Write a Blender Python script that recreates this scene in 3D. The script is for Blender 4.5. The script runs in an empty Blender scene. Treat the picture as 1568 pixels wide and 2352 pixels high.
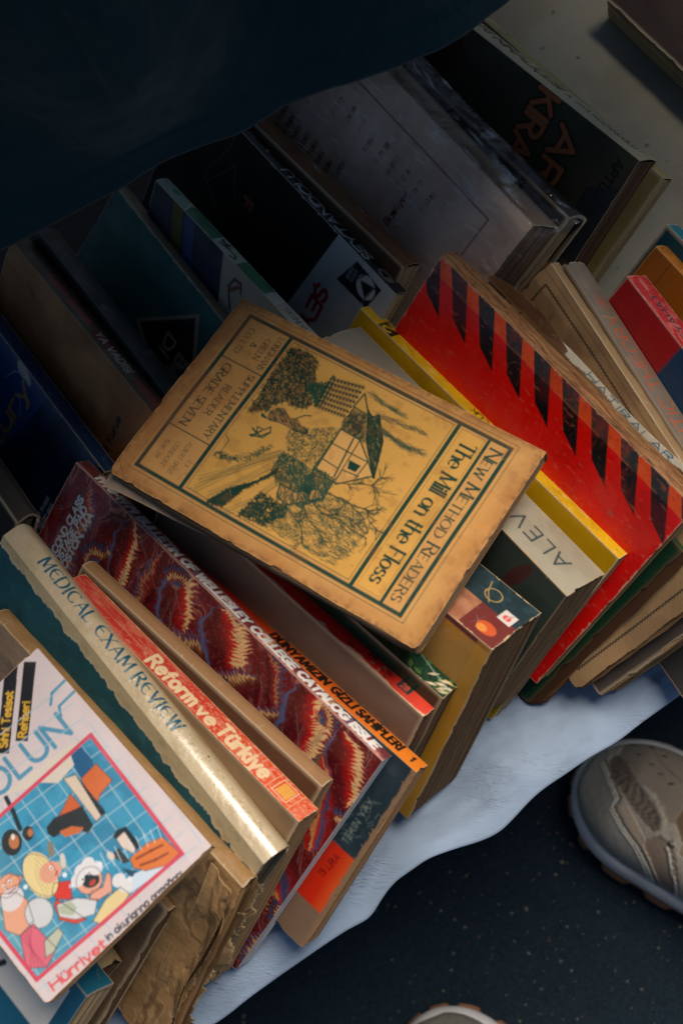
import bpy, math, random
import numpy as np
from mathutils import Vector, Matrix

scene = bpy.context.scene
COL = scene.collection
rng = np.random.default_rng(7)
random.seed(7)

# ------------------------------------------------------------------ camera
TILT = math.radians(24.0)
_d = np.array([.45, .89]); _d /= np.linalg.norm(_d)
_up = np.array([-_d[0]*math.sin(TILT), _d[1]*math.sin(TILT), math.cos(TILT)])
_X = np.array([1., 0, 0]); _X -= _X.dot(_up)*_up; _X /= np.linalg.norm(_X)
_Y = np.cross(_up, _X)
RWC = np.stack([_X, _Y, _up])
CAMZ = 0.778                       # metres above the stall table
FPX = 3267.0                       # focal length in pixels of a 1568 wide picture
cd = bpy.data.cameras.new("camera")
cam = bpy.data.objects.new("camera", cd)
COL.objects.link(cam)
cam.matrix_world = Matrix([list(RWC[0])+[0], list(RWC[1])+[0], list(RWC[2])+[CAMZ], [0, 0, 0, 1]])
cd.sensor_fit = 'HORIZONTAL'; cd.sensor_width = 24.0; cd.lens = FPX/1568*24.0
cd.clip_start = 0.02; cd.clip_end = 200
cd.dof.use_dof = True; cd.dof.focus_distance = 0.785; cd.dof.aperture_fstop = 9.5
scene.camera = cam

def at(px, py, z):
    """point of the place at height z seen at a picture position"""
    v = RWC @ np.array([(px-784.)/FPX, -(py-1176.)/FPX, -1.])
    s = (z-CAMZ)/v[2]
    return np.array([0, 0, CAMZ])+s*v

# ------------------------------------------------------------------ light
SUN_AZ = math.radians(38)         # direction towards the sun, measured from +X
SUN_EL = math.radians(64)
world = bpy.data.worlds.new("World"); scene.world = world; world.use_nodes = True
wn = world.node_tree.nodes; wl = world.node_tree.links
bg = wn["Background"]
sky = wn.new("ShaderNodeTexSky"); sky.sky_type = 'NISHITA'; sky.sun_disc = False
sky.sun_elevation = SUN_EL; sky.sun_rotation = math.pi/2-SUN_AZ
sky.air_density = 1.2; sky.dust_density = 1.0; sky.ozone_density = 3.0
wl.new(sky.outputs[0], bg.inputs[0]); bg.inputs[1].default_value = 0.05
sd = bpy.data.lights.new("sun", 'SUN'); sun = bpy.data.objects.new("sun", sd); COL.objects.link(sun)
sd.energy = 4.0; sd.angle = math.radians(32); sd.color = (1.0, .87, .72)
_s = Vector((math.cos(SUN_EL)*math.cos(SUN_AZ), math.cos(SUN_EL)*math.sin(SUN_AZ), math.sin(SUN_EL)))
sun.rotation_euler = _s.to_track_quat('Z', 'Y').to_euler()
sun.location = _s*6
vs = scene.view_settings
vs.view_transform = 'Standard'; vs.look = 'None'; vs.gamma = 1.0; vs.use_curve_mapping = False
vs.exposure = 0.05
scene.cycles.max_bounces = 8

# ------------------------------------------------------------------ tags
def tag(o, label=None, cat=None, group=None, kind=None):
    if label: o['label'] = label
    if cat: o['category'] = cat
    if group: o['group'] = group
    if kind: o['kind'] = kind
    return o

def empty(name, loc, rot=None):
    o = bpy.data.objects.new(name, None); COL.objects.link(o)
    o.empty_display_size = .03
    M = Matrix.Identity(4) if rot is None else Matrix([list(r) for r in rot]).to_4x4()
    M.translation = Vector(loc); o.matrix_world = M
    return o

# ------------------------------------------------------------------ colour and noise
def lin(c):
    if isinstance(c, str):
        c = [int(c[i:i+2], 16)/255 for i in (0, 2, 4)]
    c = np.asarray(c, float)
    return np.where(c <= .04045, c/12.92, ((c+.055)/1.055)**2.4)

def vnoise(ny, nx, cell, seed):
    """smooth value noise, cell = size of one lump in grid cells (y, x)"""
    cy, cx = cell if isinstance(cell, (tuple, list)) else (cell, cell)
    r = np.random.default_rng(seed)
    gy, gx = int(ny/cy)+3, int(nx/cx)+3
    g = r.random((gy, gx))
    y = np.arange(ny)/cy; x = np.arange(nx)/cx
    iy = y.astype(int); ix = x.astype(int)
    fy = y-iy; fx = x-ix
    fy = (fy*fy*(3-2*fy))[:, None]; fx = (fx*fx*(3-2*fx))[None]
    a = g[iy][:, ix]; b = g[iy][:, ix+1]; c = g[iy+1][:, ix]; d = g[iy+1][:, ix+1]
    return (a*(1-fx)+b*fx)*(1-fy)+(c*(1-fx)+d*fx)*fy

def fbm(ny, nx, cell, seed, octv=4):
    cy, cx = cell if isinstance(cell, (tuple, list)) else (cell, cell)
    t = np.zeros((ny, nx)); amp = 1; s = 0
    for k in range(octv):
        t += amp*vnoise(ny, nx, (max(cy/2**k, 1.01), max(cx/2**k, 1.01)), seed+k*13); s += amp; amp *= .55
    return t/s

def sst(a, b, x):
    t = np.clip((x-a)/(b-a), 0, 1); return t*t*(3-2*t)

# ------------------------------------------------------------------ lettering: one skeleton alphabet, several pens
GL = {
'A': (.74, "L 0 0 .37 1 .74 0;L .13 .34 .61 .34"),
'B': (.62, "L 0 0 0 1;L 0 1 .3 1;A .3 .76 .26 .24 90 -90;L .3 .52 0 .52;A .32 .26 .3 .26 90 -90;L .32 0 0 0"),
'C': (.72, "A .42 .5 .42 .5 48 312"),
'D': (.72, "L 0 0 0 1;L 0 1 .28 1;A .28 .5 .44 .5 90 -90;L .28 0 0 0"),
'E': (.55, "L 0 0 0 1;L 0 1 .55 1;L 0 .52 .45 .52;L 0 0 .55 0"),
'F': (.52, "L 0 0 0 1;L 0 1 .52 1;L 0 .5 .43 .5"),
'G': (.76, "A .42 .5 .42 .5 48 330;L .8 .44 .5 .44;L .8 .44 .8 .2"),
'H': (.7, "L 0 0 0 1;L .7 0 .7 1;L 0 .52 .7 .52"),
'I': (.06, "L .03 0 .03 1"),
'J': (.42, "L .42 1 .42 .25;A .2 .25 .22 .25 0 -150"),
'K': (.66, "L 0 0 0 1;L 0 .4 .6 1;L .2 .58 .66 0"),
'L': (.5, "L 0 1 0 0;L 0 0 .5 0"),
'M': (.86, "L 0 0 .06 1;L .06 1 .43 .15;L .43 .15 .8 1;L .8 1 .86 0"),
'N': (.72, "L 0 0 0 1;L 0 1 .72 0;L .72 0 .72 1"),
'O': (.84, "A .42 .5 .42 .5 0 360"),
'P': (.58, "L 0 0 0 1;L 0 1 .3 1;A .3 .74 .28 .26 90 -90;L .3 .48 0 .48"),
'R': (.64, "L 0 0 0 1;L 0 1 .3 1;A .3 .75 .27 .25 90 -90;L .3 .5 0 .5;L .28 .5 .64 0"),
'S': (.52, "A .27 .75 .24 .25 30 270;A .27 .25 .27 .25 90 -150"),
'T': (.66, "L .33 0 .33 1;L 0 1 .66 1"),
'U': (.68, "L 0 1 0 .32;A .34 .32 .34 .32 180 360;L .68 .32 .68 1"),
'V': (.72, "L 0 1 .36 0;L .36 0 .72 1"),
'W': (1.0, "L 0 1 .26 0;L .26 0 .5 .9;L .5 .9 .74 0;L .74 0 1 1"),
'X': (.68, "L 0 0 .68 1;L 0 1 .68 0"),
'Y': (.68, "L 0 1 .34 .48;L .68 1 .34 .48;L .34 .48 .34 0"),
'Z': (.62, "L 0 1 .62 1;L .62 1 0 0;L 0 0 .62 0"),
'&': (.7, "L .7 0 .18 .75;A .32 .8 .15 .2 200 -20;L .47 .75 .1 .4;A .27 .24 .25 .24 130 340;L .5 .15 .7 .45"),
'0': (.56, "A .28 .5 .28 .5 0 360"),
'1': (.3, "L .2 0 .2 1;L .2 1 0 .78"),
'2': (.54, "A .27 .72 .25 .28 165 -35;L .48 .58 0 0;L 0 0 .54 0"),
'3': (.52, "A .24 .75 .24 .25 140 -90;A .24 .26 .27 .26 90 -140"),
'4': (.56, "L .42 0 .42 1;L .42 1 0 .3;L 0 .3 .56 .3"),
'5': (.52, "L .48 1 .08 1;L .08 1 .04 .56;A .24 .32 .27 .32 130 -140"),
'7': (.52, "L 0 1 .52 1;L .52 1 .15 0"),
'8': (.52, "A .26 .76 .21 .24 0 360;A .26 .26 .26 .26 0 360"),
'9': (.54, "A .27 .7 .25 .3 0 360;L .52 .66 .25 0"),
'a': (.5, "A .25 .32 .25 .32 0 360;L .5 .64 .5 0"),
'c': (.46, "A .27 .32 .27 .32 50 310"),
'd': (.5, "A .25 .32 .25 .32 0 360;L .5 1 .5 0"),
'e': (.52, "A .27 .32 .26 .32 0 310;L .03 .34 .53 .34"),
'h': (.48, "L 0 0 0 1;A .24 .4 .24 .24 180 0;L .48 .4 .48 0"),
'i': (.06, "L .03 0 .03 .64;L .03 .86 .03 .9"),
'k': (.44, "L 0 0 0 1;L 0 .25 .4 .64;L .14 .4 .44 0"),
'l': (.06, "L .03 0 .03 1"),
'm': (.74, "L 0 0 0 .64;A .185 .42 .185 .22 180 0;L .37 .42 .37 0;A .555 .42 .185 .22 180 0;L .74 .42 .74 0"),
'n': (.48, "L 0 0 0 .64;A .24 .4 .24 .24 180 0;L .48 .4 .48 0"),
'o': (.54, "A .27 .32 .27 .32 0 360"),
'b': (.5, "L 0 0 0 1;A .25 .32 .25 .32 0 360"),
'p': (.5, "L 0 .64 0 -.34;A .25 .32 .25 .32 0 360"),
'r': (.34, "L 0 0 0 .64;A .22 .4 .22 .24 180 60"),
's': (.4, "A .2 .48 .18 .16 30 270;A .2 .16 .2 .16 90 -150"),
't': (.34, "L .12 .9 .12 .15;A .27 .15 .15 .15 180 300;L 0 .64 .34 .64"),
'u': (.48, "L 0 .64 0 .24;A .24 .24 .24 .24 180 360;L .48 .64 .48 0"),
'v': (.48, "L 0 .64 .24 0;L .24 0 .48 .64"),
'w': (.7, "L 0 .64 .18 0;L .18 0 .35 .6;L .35 .6 .52 0;L .52 0 .7 .64"),
'y': (.48, "L 0 .64 .24 0;L .48 .64 .2 -.1;A .06 -.16 .16 .16 20 -100"),
'f': (.34, "L .12 0 .12 .75;A .27 .75 .15 .22 180 70;L 0 .64 .34 .64"),
'g': (.5, "A .25 .32 .25 .32 0 360;L .5 .64 .5 -.1;A .25 -.1 .25 .22 0 -150"),
'j': (.1, "L .06 .64 .06 -.2;L .06 .86 .06 .9"),
'z': (.44, "L 0 .64 .44 .64;L .44 .64 0 0;L 0 0 .44 0"),
'.': (.08, "L .04 0 .04 .05"), ',': (.08, "L .04 .05 0 -.12"), '-': (.3, "L 0 .42 .3 .42"),
"'": (.08, "L .04 1 .04 .8"), ':': (.08, "L .04 0 .04 .05;L .04 .5 .04 .55"),
# round capital e, as in hand drawn lettering
'\u20ac': (.6, "A .42 .5 .42 .5 60 300;L .05 .52 .5 .52"),
}
for k, base, extra in (('\u00c7', 'C', "L .42 -.02 .36 -.22"), ('\u015e', 'S', "L .27 -.02 .22 -.22"), ('\u0130', 'I', "L .03 1.2 .03 1.26"),
                       ('\u00d6', 'O', "L .25 1.2 .25 1.26;L .6 1.2 .6 1.26"), ('\u00dc', 'U', "L .2 1.2 .2 1.26;L .5 1.2 .5 1.26"),
                       ('\u015f', 's', "L .2 -.02 .16 -.2"), ('\u00fc', 'u', "L .12 .84 .12 .9;L .36 .84 .36 .9"), ('\u0131', 'i', ""),
                       ('\u011f', 'g', "A .25 .9 .14 .1 180 360"), ('\u011e', 'G', "A .42 1.25 .2 .14 180 360")):
    w0, s0 = GL[base]
    if k == '\u0131': s0 = "L .03 0 .03 .64"
    GL[k] = (w0, s0+(";"+extra if extra else ""))

def glyph_lines(s):
    out = []
    for it in s.split(';'):
        f = it.split(); v = [float(x) for x in f[1:]]
        if f[0] == 'L':
            out.append(np.array(v).reshape(-1, 2))
        else:
            cx, cy, rx, ry, a0, a1 = v
            n = max(4, int(abs(a1-a0)/20))
            t = np.radians(np.linspace(a0, a1, n+1))
            out.append(np.stack([cx+rx*np.cos(t), cy+ry*np.sin(t)], 1))
    return out
GLL = {k: (w, glyph_lines(s)) for k, (w, s) in GL.items()}

class Canvas:
    """flat print: a grid of colours over a sheet of w x h millimetres (x right, y down)"""
    def __init__(s, w, h, res, base):
        s.w, s.h = w, h
        s.nx = int(round(w/res))+1; s.ny = int(round(h/res))+1
        s.X = np.linspace(0, w, s.nx); s.Y = np.linspace(0, h, s.ny); s.res = w/(s.nx-1)
        s.a = np.ones((s.ny, s.nx, 3))*lin(base)
    def _box(s, x0, x1, y0, y1):
        i0 = max(0, int(x0/s.res)-1); i1 = min(s.nx, int(x1/s.res)+3)
        j0 = max(0, int(y0/s.res)-1); j1 = min(s.ny, int(y1/s.res)+3)
        return i0, i1, j0, j1
    def put(s, sl, cov, color):
        c = lin(color); cov = cov[..., None]
        s.a[sl] = s.a[sl]*(1-cov)+c*cov
    def mix(s, m, color):
        s.put((slice(None), slice(None)), np.clip(m, 0, 1), color)
    def mul(s, m):
        s.a *= m[..., None] if m.ndim == 2 else m
    def poly(s, pts, color, alpha=1.):
        p = np.asarray(pts, float)
        i0, i1, j0, j1 = s._box(p[:, 0].min(), p[:, 0].max(), p[:, 1].min(), p[:, 1].max())
        if i1 <= i0 or j1 <= j0: return
        cov = np.zeros((j1-j0, i1-i0))
        for ox in (-.25, .25):
            for oy in (-.25, .25):
                x = s.X[i0:i1][None]+ox*s.res; y = s.Y[j0:j1][:, None]+oy*s.res
                ins = np.zeros(cov.shape, bool)
                for k in range(len(p)):
                    xa, ya = p[k]; xb, yb = p[(k+1) % len(p)]
                    if ya == yb: continue
                    ins ^= ((ya > y) != (yb > y)) & (x < (xb-xa)*(y-ya)/(yb-ya)+xa)
                cov += ins*.25
        s.put((slice(j0, j1), slice(i0, i1)), cov*alpha, color)
    def rect(s, x0, y0, x1, y1, color, alpha=1.):
        s.poly([(x0, y0), (x1, y0), (x1, y1), (x0, y1)], color, alpha)
    def ell(s, cx, cy, rx, ry, color, rot=0, alpha=1., n=28):
        t = np.linspace(0, 2*np.pi, n, endpoint=False); c, q = math.cos(math.radians(rot)), math.sin(math.radians(rot))
        x = rx*np.cos(t); y = ry*np.sin(t)
        s.poly(np.stack([cx+x*c-y*q, cy+x*q+y*c], 1), color, alpha)
    def seg(s, a, b, w, color, alpha=1., square=False):
        x0, x1 = min(a[0], b[0])-w, max(a[0], b[0])+w; y0, y1 = min(a[1], b[1])-w, max(a[1], b[1])+w
        i0, i1, j0, j1 = s._box(x0, x1, y0, y1)
        if i1 <= i0 or j1 <= j0: return
        x = s.X[i0:i1][None]-a[0]; y = s.Y[j0:j1][:, None]-a[1]
        dx, dy = b[0]-a[0], b[1]-a[1]; l2 = dx*dx+dy*dy+1e-12
        t = (x*dx+y*dy)/l2
        if square:
            l = math.sqrt(l2); e = w*.0/l
            d = np.maximum(np.abs(x*dy-y*dx)/l, np.abs(t-.5)*l-l/2+w/2-e*l)
        else:
            t = np.clip(t, 0, 1); d = np.hypot(x-t*dx, y-t*dy)
        ww = max(w, s.res*.6); al = alpha*min(1, w/(s.res*.6))
        s.put((slice(j0, j1), slice(i0, i1)), np.clip((ww/2-d)/s.res+.5, 0, 1)*al, color)
    def line(s, pts, w, color, alpha=1.):
        for a, b in zip(pts[:-1], pts[1:]): s.seg(a, b, w, color, alpha)
    def frame(s, x0, y0, x1, y1, w, color, alpha=1.):
        s.rect(x0-w/2, y0-w/2, x1+w/2, y0+w/2, color, alpha); s.rect(x0-w/2, y1-w/2, x1+w/2, y1+w/2, color, alpha)
        s.rect(x0-w/2, y0-w/2, x0+w/2, y1+w/2, color, alpha); s.rect(x1-w/2, y0-w/2, x1+w/2, y1+w/2, color, alpha)
    def text(s, t, x, y, h, color, rot=0, pen='sans', wt=.12, sp=.2, sx=1., slant=0., align='l', fit=None, alpha=1., small=None):
        """(x, y) is the start of the base line; rot turns clockwise; fit stretches the line to that length"""
        adv = []; cur = 0.
        for ch in t:
            if ch == ' ': adv.append(cur); cur += .36*sx+sp*.5; continue
            k = small if (small and ch.islower()) else 1.
            g = GLL.get(ch if not (small and ch.islower()) else ch.upper()) or GLL['I']
            adv.append(cur); cur += g[0]*sx*k+sp
        tot = max(cur-sp, .01)
        fx = (fit/h)/tot if fit else 1.
        a = math.radians(rot); r = np.array([math.cos(a), math.sin(a)]); u = np.array([math.sin(a), -math.cos(a)])
        off = {'l': 0, 'c': -tot*fx/2, 'r': -tot*fx}[align]
        org = np.array([x, y])
        for ch, ad in zip(t, adv):
            if ch == ' ': continue
            k = small if (small and ch.islower()) else 1.
            g = GLL.get(ch if not (small and ch.islower()) else ch.upper()) or GLL['I']
            for ln in g[1]:
                q = ln.copy()*[sx*k, k]; q[:, 0] = (q[:, 0]+ad)*fx+off+q[:, 1]*slant
                P = org+h*(q[:, :1]*r+q[:, 1:]*u)
                for i in range(len(q)-1):
                    d = q[i+1]-q[i]; th = math.atan2(d[1], d[0])
                    if pen == 'serif':
                        v = abs(math.sin(th)); dg = d[0]*d[1] < 0
                        w = .045+(wt-.045)*(v**1.6 if (v > .93 or len(q) > 3) else (1. if dg else .25))
                    else: w = wt
                    s.seg(P[i], P[i+1], w*h*k, color, alpha)
                if pen == 'serif' and len(q) == 2:
                    for e, o_ in ((0, 1), (1, 0)):
                        d = q[e]-q[o_]
                        if abs(d[1]) > .3:
                            c = P[e]; sw = (.11 if abs(d[0]) < .1 else .14)*h*k
                            s.seg(c-r*sw, c+r*sw, .05*h*k, color, alpha)
                        elif abs(d[0]) > .15 and ch in 'EFLTZCGS' and (q[e][1] > .9 or q[e][1] < .1) and abs(d[1]) < .05:
                            c = P[e]; s.seg(c, c+u*(.14*h*k if q[e][1] < .5 else -.14*h*k), .05*h*k, color, alpha)
        return tot*fx*h
    # age and handling
    def border(s):
        x = np.minimum(s.X, s.w-s.X)[None]; y = np.minimum(s.Y, s.h-s.Y)[:, None]
        return np.minimum(x, y)
    def wear(s, seed, paper='b7a184', edge=1.2, rough=1.5, stain=.25, scratch=20, scol='c9bba5', scuff=.0, tone=None):
        ny, nx = s.ny, s.nx; k = 1/s.res
        n = fbm(ny, nx, 5*k, seed); n2 = fbm(ny, nx, 22*k, seed+5)
        r = np.random.default_rng(seed)
        if stain:
            s.mul(1-stain*sst(.45, .85, n2)*.8-stain*.35*(n-.5))
        if scuff:
            n3 = fbm(ny, nx, (1.5*k, 5*k), seed+9)
            s.mix(sst(.66, .8, n3)*scuff, scol)
        for _ in range(scratch):
            x, y = r.random()*s.w, r.random()*s.h; L = r.random()**2*18+2; an = r.random()*6.28
            b = an+r.normal()*.3
            s.line([(x, y), (x+L*.5*math.cos(an), y+L*.5*math.sin(an)), (x+L*.5*math.cos(an)+L*.5*math.cos(b), y+L*.5*math.sin(an)+L*.5*math.sin(b))], .12+.2*r.random(), scol, .12+.3*r.random())
        if edge:
            d = s.border(); e = .6*fbm(ny, nx, 5*k, seed+3)+.4*fbm(ny, nx, max(.8*k, 1.3), seed+4, 3)
            m = sst(-.12*edge, .12*edge, edge*(.12+rough*np.clip(e-.50, 0, 1)*2.2)-d)
            s.mix(m*.85, paper)
        s.a *= (1+.05*(np.random.default_rng(seed+1).random((ny, nx, 1))-.5))
        s.a = np.clip(s.a, .002, .95)

# ------------------------------------------------------------------ materials
def new_mat(name):
    m = bpy.data.materials.new(name); m.use_nodes = True
    nt = m.node_tree; b = nt.nodes["Principled BSDF"]
    return m, nt, b

def add_bump(nt, b, scale, strength, dist=.0004, detail=6, coord='Object', vec=None):
    tc = nt.nodes.new("ShaderNodeTexCoord"); n = nt.nodes.new("ShaderNodeTexNoise"); bp = nt.nodes.new("ShaderNodeBump")
    n.inputs["Scale"].default_value = scale; n.inputs["Detail"].default_value = detail
    nt.links.new(tc.outputs[coord], n.inputs["Vector"])
    nt.links.new(n.outputs["Fac"], bp.inputs["Height"]); bp.inputs["Strength"].default_value = strength; bp.inputs["Distance"].default_value = dist
    nt.links.new(bp.outputs[0], b.inputs["Normal"])
    return n, bp, tc

def ink_mat(name, rough=.5, var=.15, spec=.4, bump=.25, scale=900, coat=0., dist=.0004):
    m, nt, b = new_mat(name)
    at_ = nt.nodes.new("ShaderNodeAttribute"); at_.attribute_name = 'ink'
    nt.links.new(at_.outputs["Color"], b.inputs["Base Color"])
    n, bp, tc = add_bump(nt, b, scale, bump, dist)
    n2 = nt.nodes.new("ShaderNodeTexNoise"); n2.inputs["Scale"].default_value = 60; n2.inputs["Detail"].default_value = 5
    nt.links.new(tc.outputs["Object"], n2.inputs["Vector"])
    mr = nt.nodes.new("ShaderNodeMapRange"); mr.inputs["From Min"].default_value = .3; mr.inputs["From Max"].default_value = .7
    mr.inputs["To Min"].default_value = rough-var; mr.inputs["To Max"].default_value = rough+var
    nt.links.new(n2.outputs["Fac"], mr.inputs["Value"]); nt.links.new(mr.outputs[0], b.inputs["Roughness"])
    b.inputs["Specular IOR Level"].default_value = spec
    b.inputs["Coat Weight"].default_value = coat; b.inputs["Coat Roughness"].default_value = .16; b.inputs["Coat IOR"].default_value = 1.7
    return m

M_PAPER = ink_mat("matt_paper", .75, .1, .25, .35)
M_COVER = ink_mat("printed_card", .5, .14, .4, .2)
M_GLOSS = ink_mat("glossy_card", .3, .1, .5, .12)
M_SPINE = ink_mat("varnished_card", .34, .12, .6, .75, 170, .8, .0009)
M_CLOTHB = ink_mat("book_cloth", .7, .1, .3, .6, 1500)
M_PAGES = ink_mat("page_edges", .85, .05, .15, .5, 1400)
M_KRAFT = ink_mat("old_wrapping_paper", .65, .12, .3, .5, 300)
M_CRUMP = ink_mat("crumpled_paper", .6, .12, .35, .7, 42, 0., .0045)

# ------------------------------------------------------------------ meshes
def mesh_obj(name, co, faces4, mat, parent=None, ink=None, tris=None, smooth=True):
    me = bpy.data.meshes.new(name)
    co = np.asarray(co, np.float32)
    f4 = np.asarray(faces4, np.int32).reshape(-1, 4) if faces4 is not None and len(faces4) else np.zeros((0, 4), np.int32)
    f3 = np.asarray(tris, np.int32).reshape(-1, 3) if tris is not None and len(tris) else np.zeros((0, 3), np.int32)
    me.vertices.add(len(co)); me.vertices.foreach_set('co', co.ravel())
    nl = f4.size+f3.size
    me.loops.add(nl); me.loops.foreach_set('vertex_index', np.concatenate([f4.ravel(), f3.ravel()]))
    st = np.concatenate([np.arange(len(f4))*4, f4.size+np.arange(len(f3))*3]).astype(np.int32)
    me.polygons.add(len(st)); me.polygons.foreach_set('loop_start', st)
    me.polygons.foreach_set('use_smooth', np.full(len(st), smooth))
    me.update(calc_edges=True); me.validate()
    if ink is not None:
        a = me.attributes.new('ink', 'FLOAT_COLOR', 'POINT')
        c = np.ones((len(co), 4), np.float32); c[:, :3] = ink
        a.data.foreach_set('color', c.ravel())
    if mat: me.materials.append(mat)
    o = bpy.data.objects.new(name, me); COL.objects.link(o)
    if parent is not None: o.parent = parent
    return o

def grid_faces(ny, nx, off=0):
    i = np.arange(ny-1)[:, None]*nx+np.arange(nx-1)[None]+off
    return np.stack([i, i+nx, i+nx+1, i+1], -1).reshape(-1, 4)

def rim_loop(ny, nx):
    return np.concatenate([np.arange(nx), np.arange(1, ny)*nx+nx-1, (ny-1)*nx+np.arange(nx-2, -1, -1), np.arange(ny-2, 0, -1)*nx])

def sheet(name, canvas, place, thick, mat, parent, rimcol='b9a588'):
    """a printed sheet of some thickness: place(P, Q, depth) gives the points in metres for grid mm"""
    ny, nx = canvas.ny, canvas.nx
    P, Q = np.meshgrid(canvas.X, canvas.Y)
    top = place(P, Q, 0.).reshape(-1, 3)
    low = place(P, Q, thick).reshape(-1, 3)
    rl = rim_loop(ny, nx)
    n = len(top); m = len(rl)
    co = np.concatenate([top, top[rl], low[rl]])
    f = [grid_faces(ny, nx)]
    k = np.arange(m); k2 = (k+1) % m
    f.append(np.stack([n+k, n+k2, n+m+k2, n+m+k], 1)[:, ::-1])
    ink = np.concatenate([canvas.a.reshape(-1, 3), np.tile(lin(rimcol)*.9, (2*m, 1))])
    ink[n:n+m] = ink[n:n+m]*.8+canvas.a.reshape(-1, 3)[rl]*.2
    return mesh_obj(name, co, np.concatenate(f), mat, parent, ink)

def rotvec(r):
    r = np.array(r); th = np.linalg.norm(r); k = r/th
    K = np.array([[0, -k[2], k[1]], [k[2], 0, -k[0]], [-k[1], k[0], 0]])
    return np.eye(3)+math.sin(th)*K+(1-math.cos(th))*K@K

def round_corner(P, Q, L, W, rs, jit=None):
    """pull the sheet corners in to radii rs = (spine a0, spine a1, fore a1, fore a0)"""
    P = P.copy(); Q = Q.copy()
    for (cx, cy, sx, sy), r in zip(((0, 0, 1, 1), (L, 0, -1, 1), (L, W, -1, -1), (0, W, 1, -1)), rs):
        if r <= 0: continue
        u = 1-np.clip(sx*(P-cx)/r, 0, 1); v = 1-np.clip(sy*(Q-cy)/r, 0, 1)
        un = u*np.sqrt(1-v*v/2); vn = v*np.sqrt(1-u*u/2)
        # blend so that only points inside the corner square move
        P = np.where((u > 0) & (v > 0), cx+sx*(1-un)*r, P); Q = np.where((u > 0) & (v > 0), cy+sy*(1-vn)*r, Q)
    return P, Q

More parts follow.
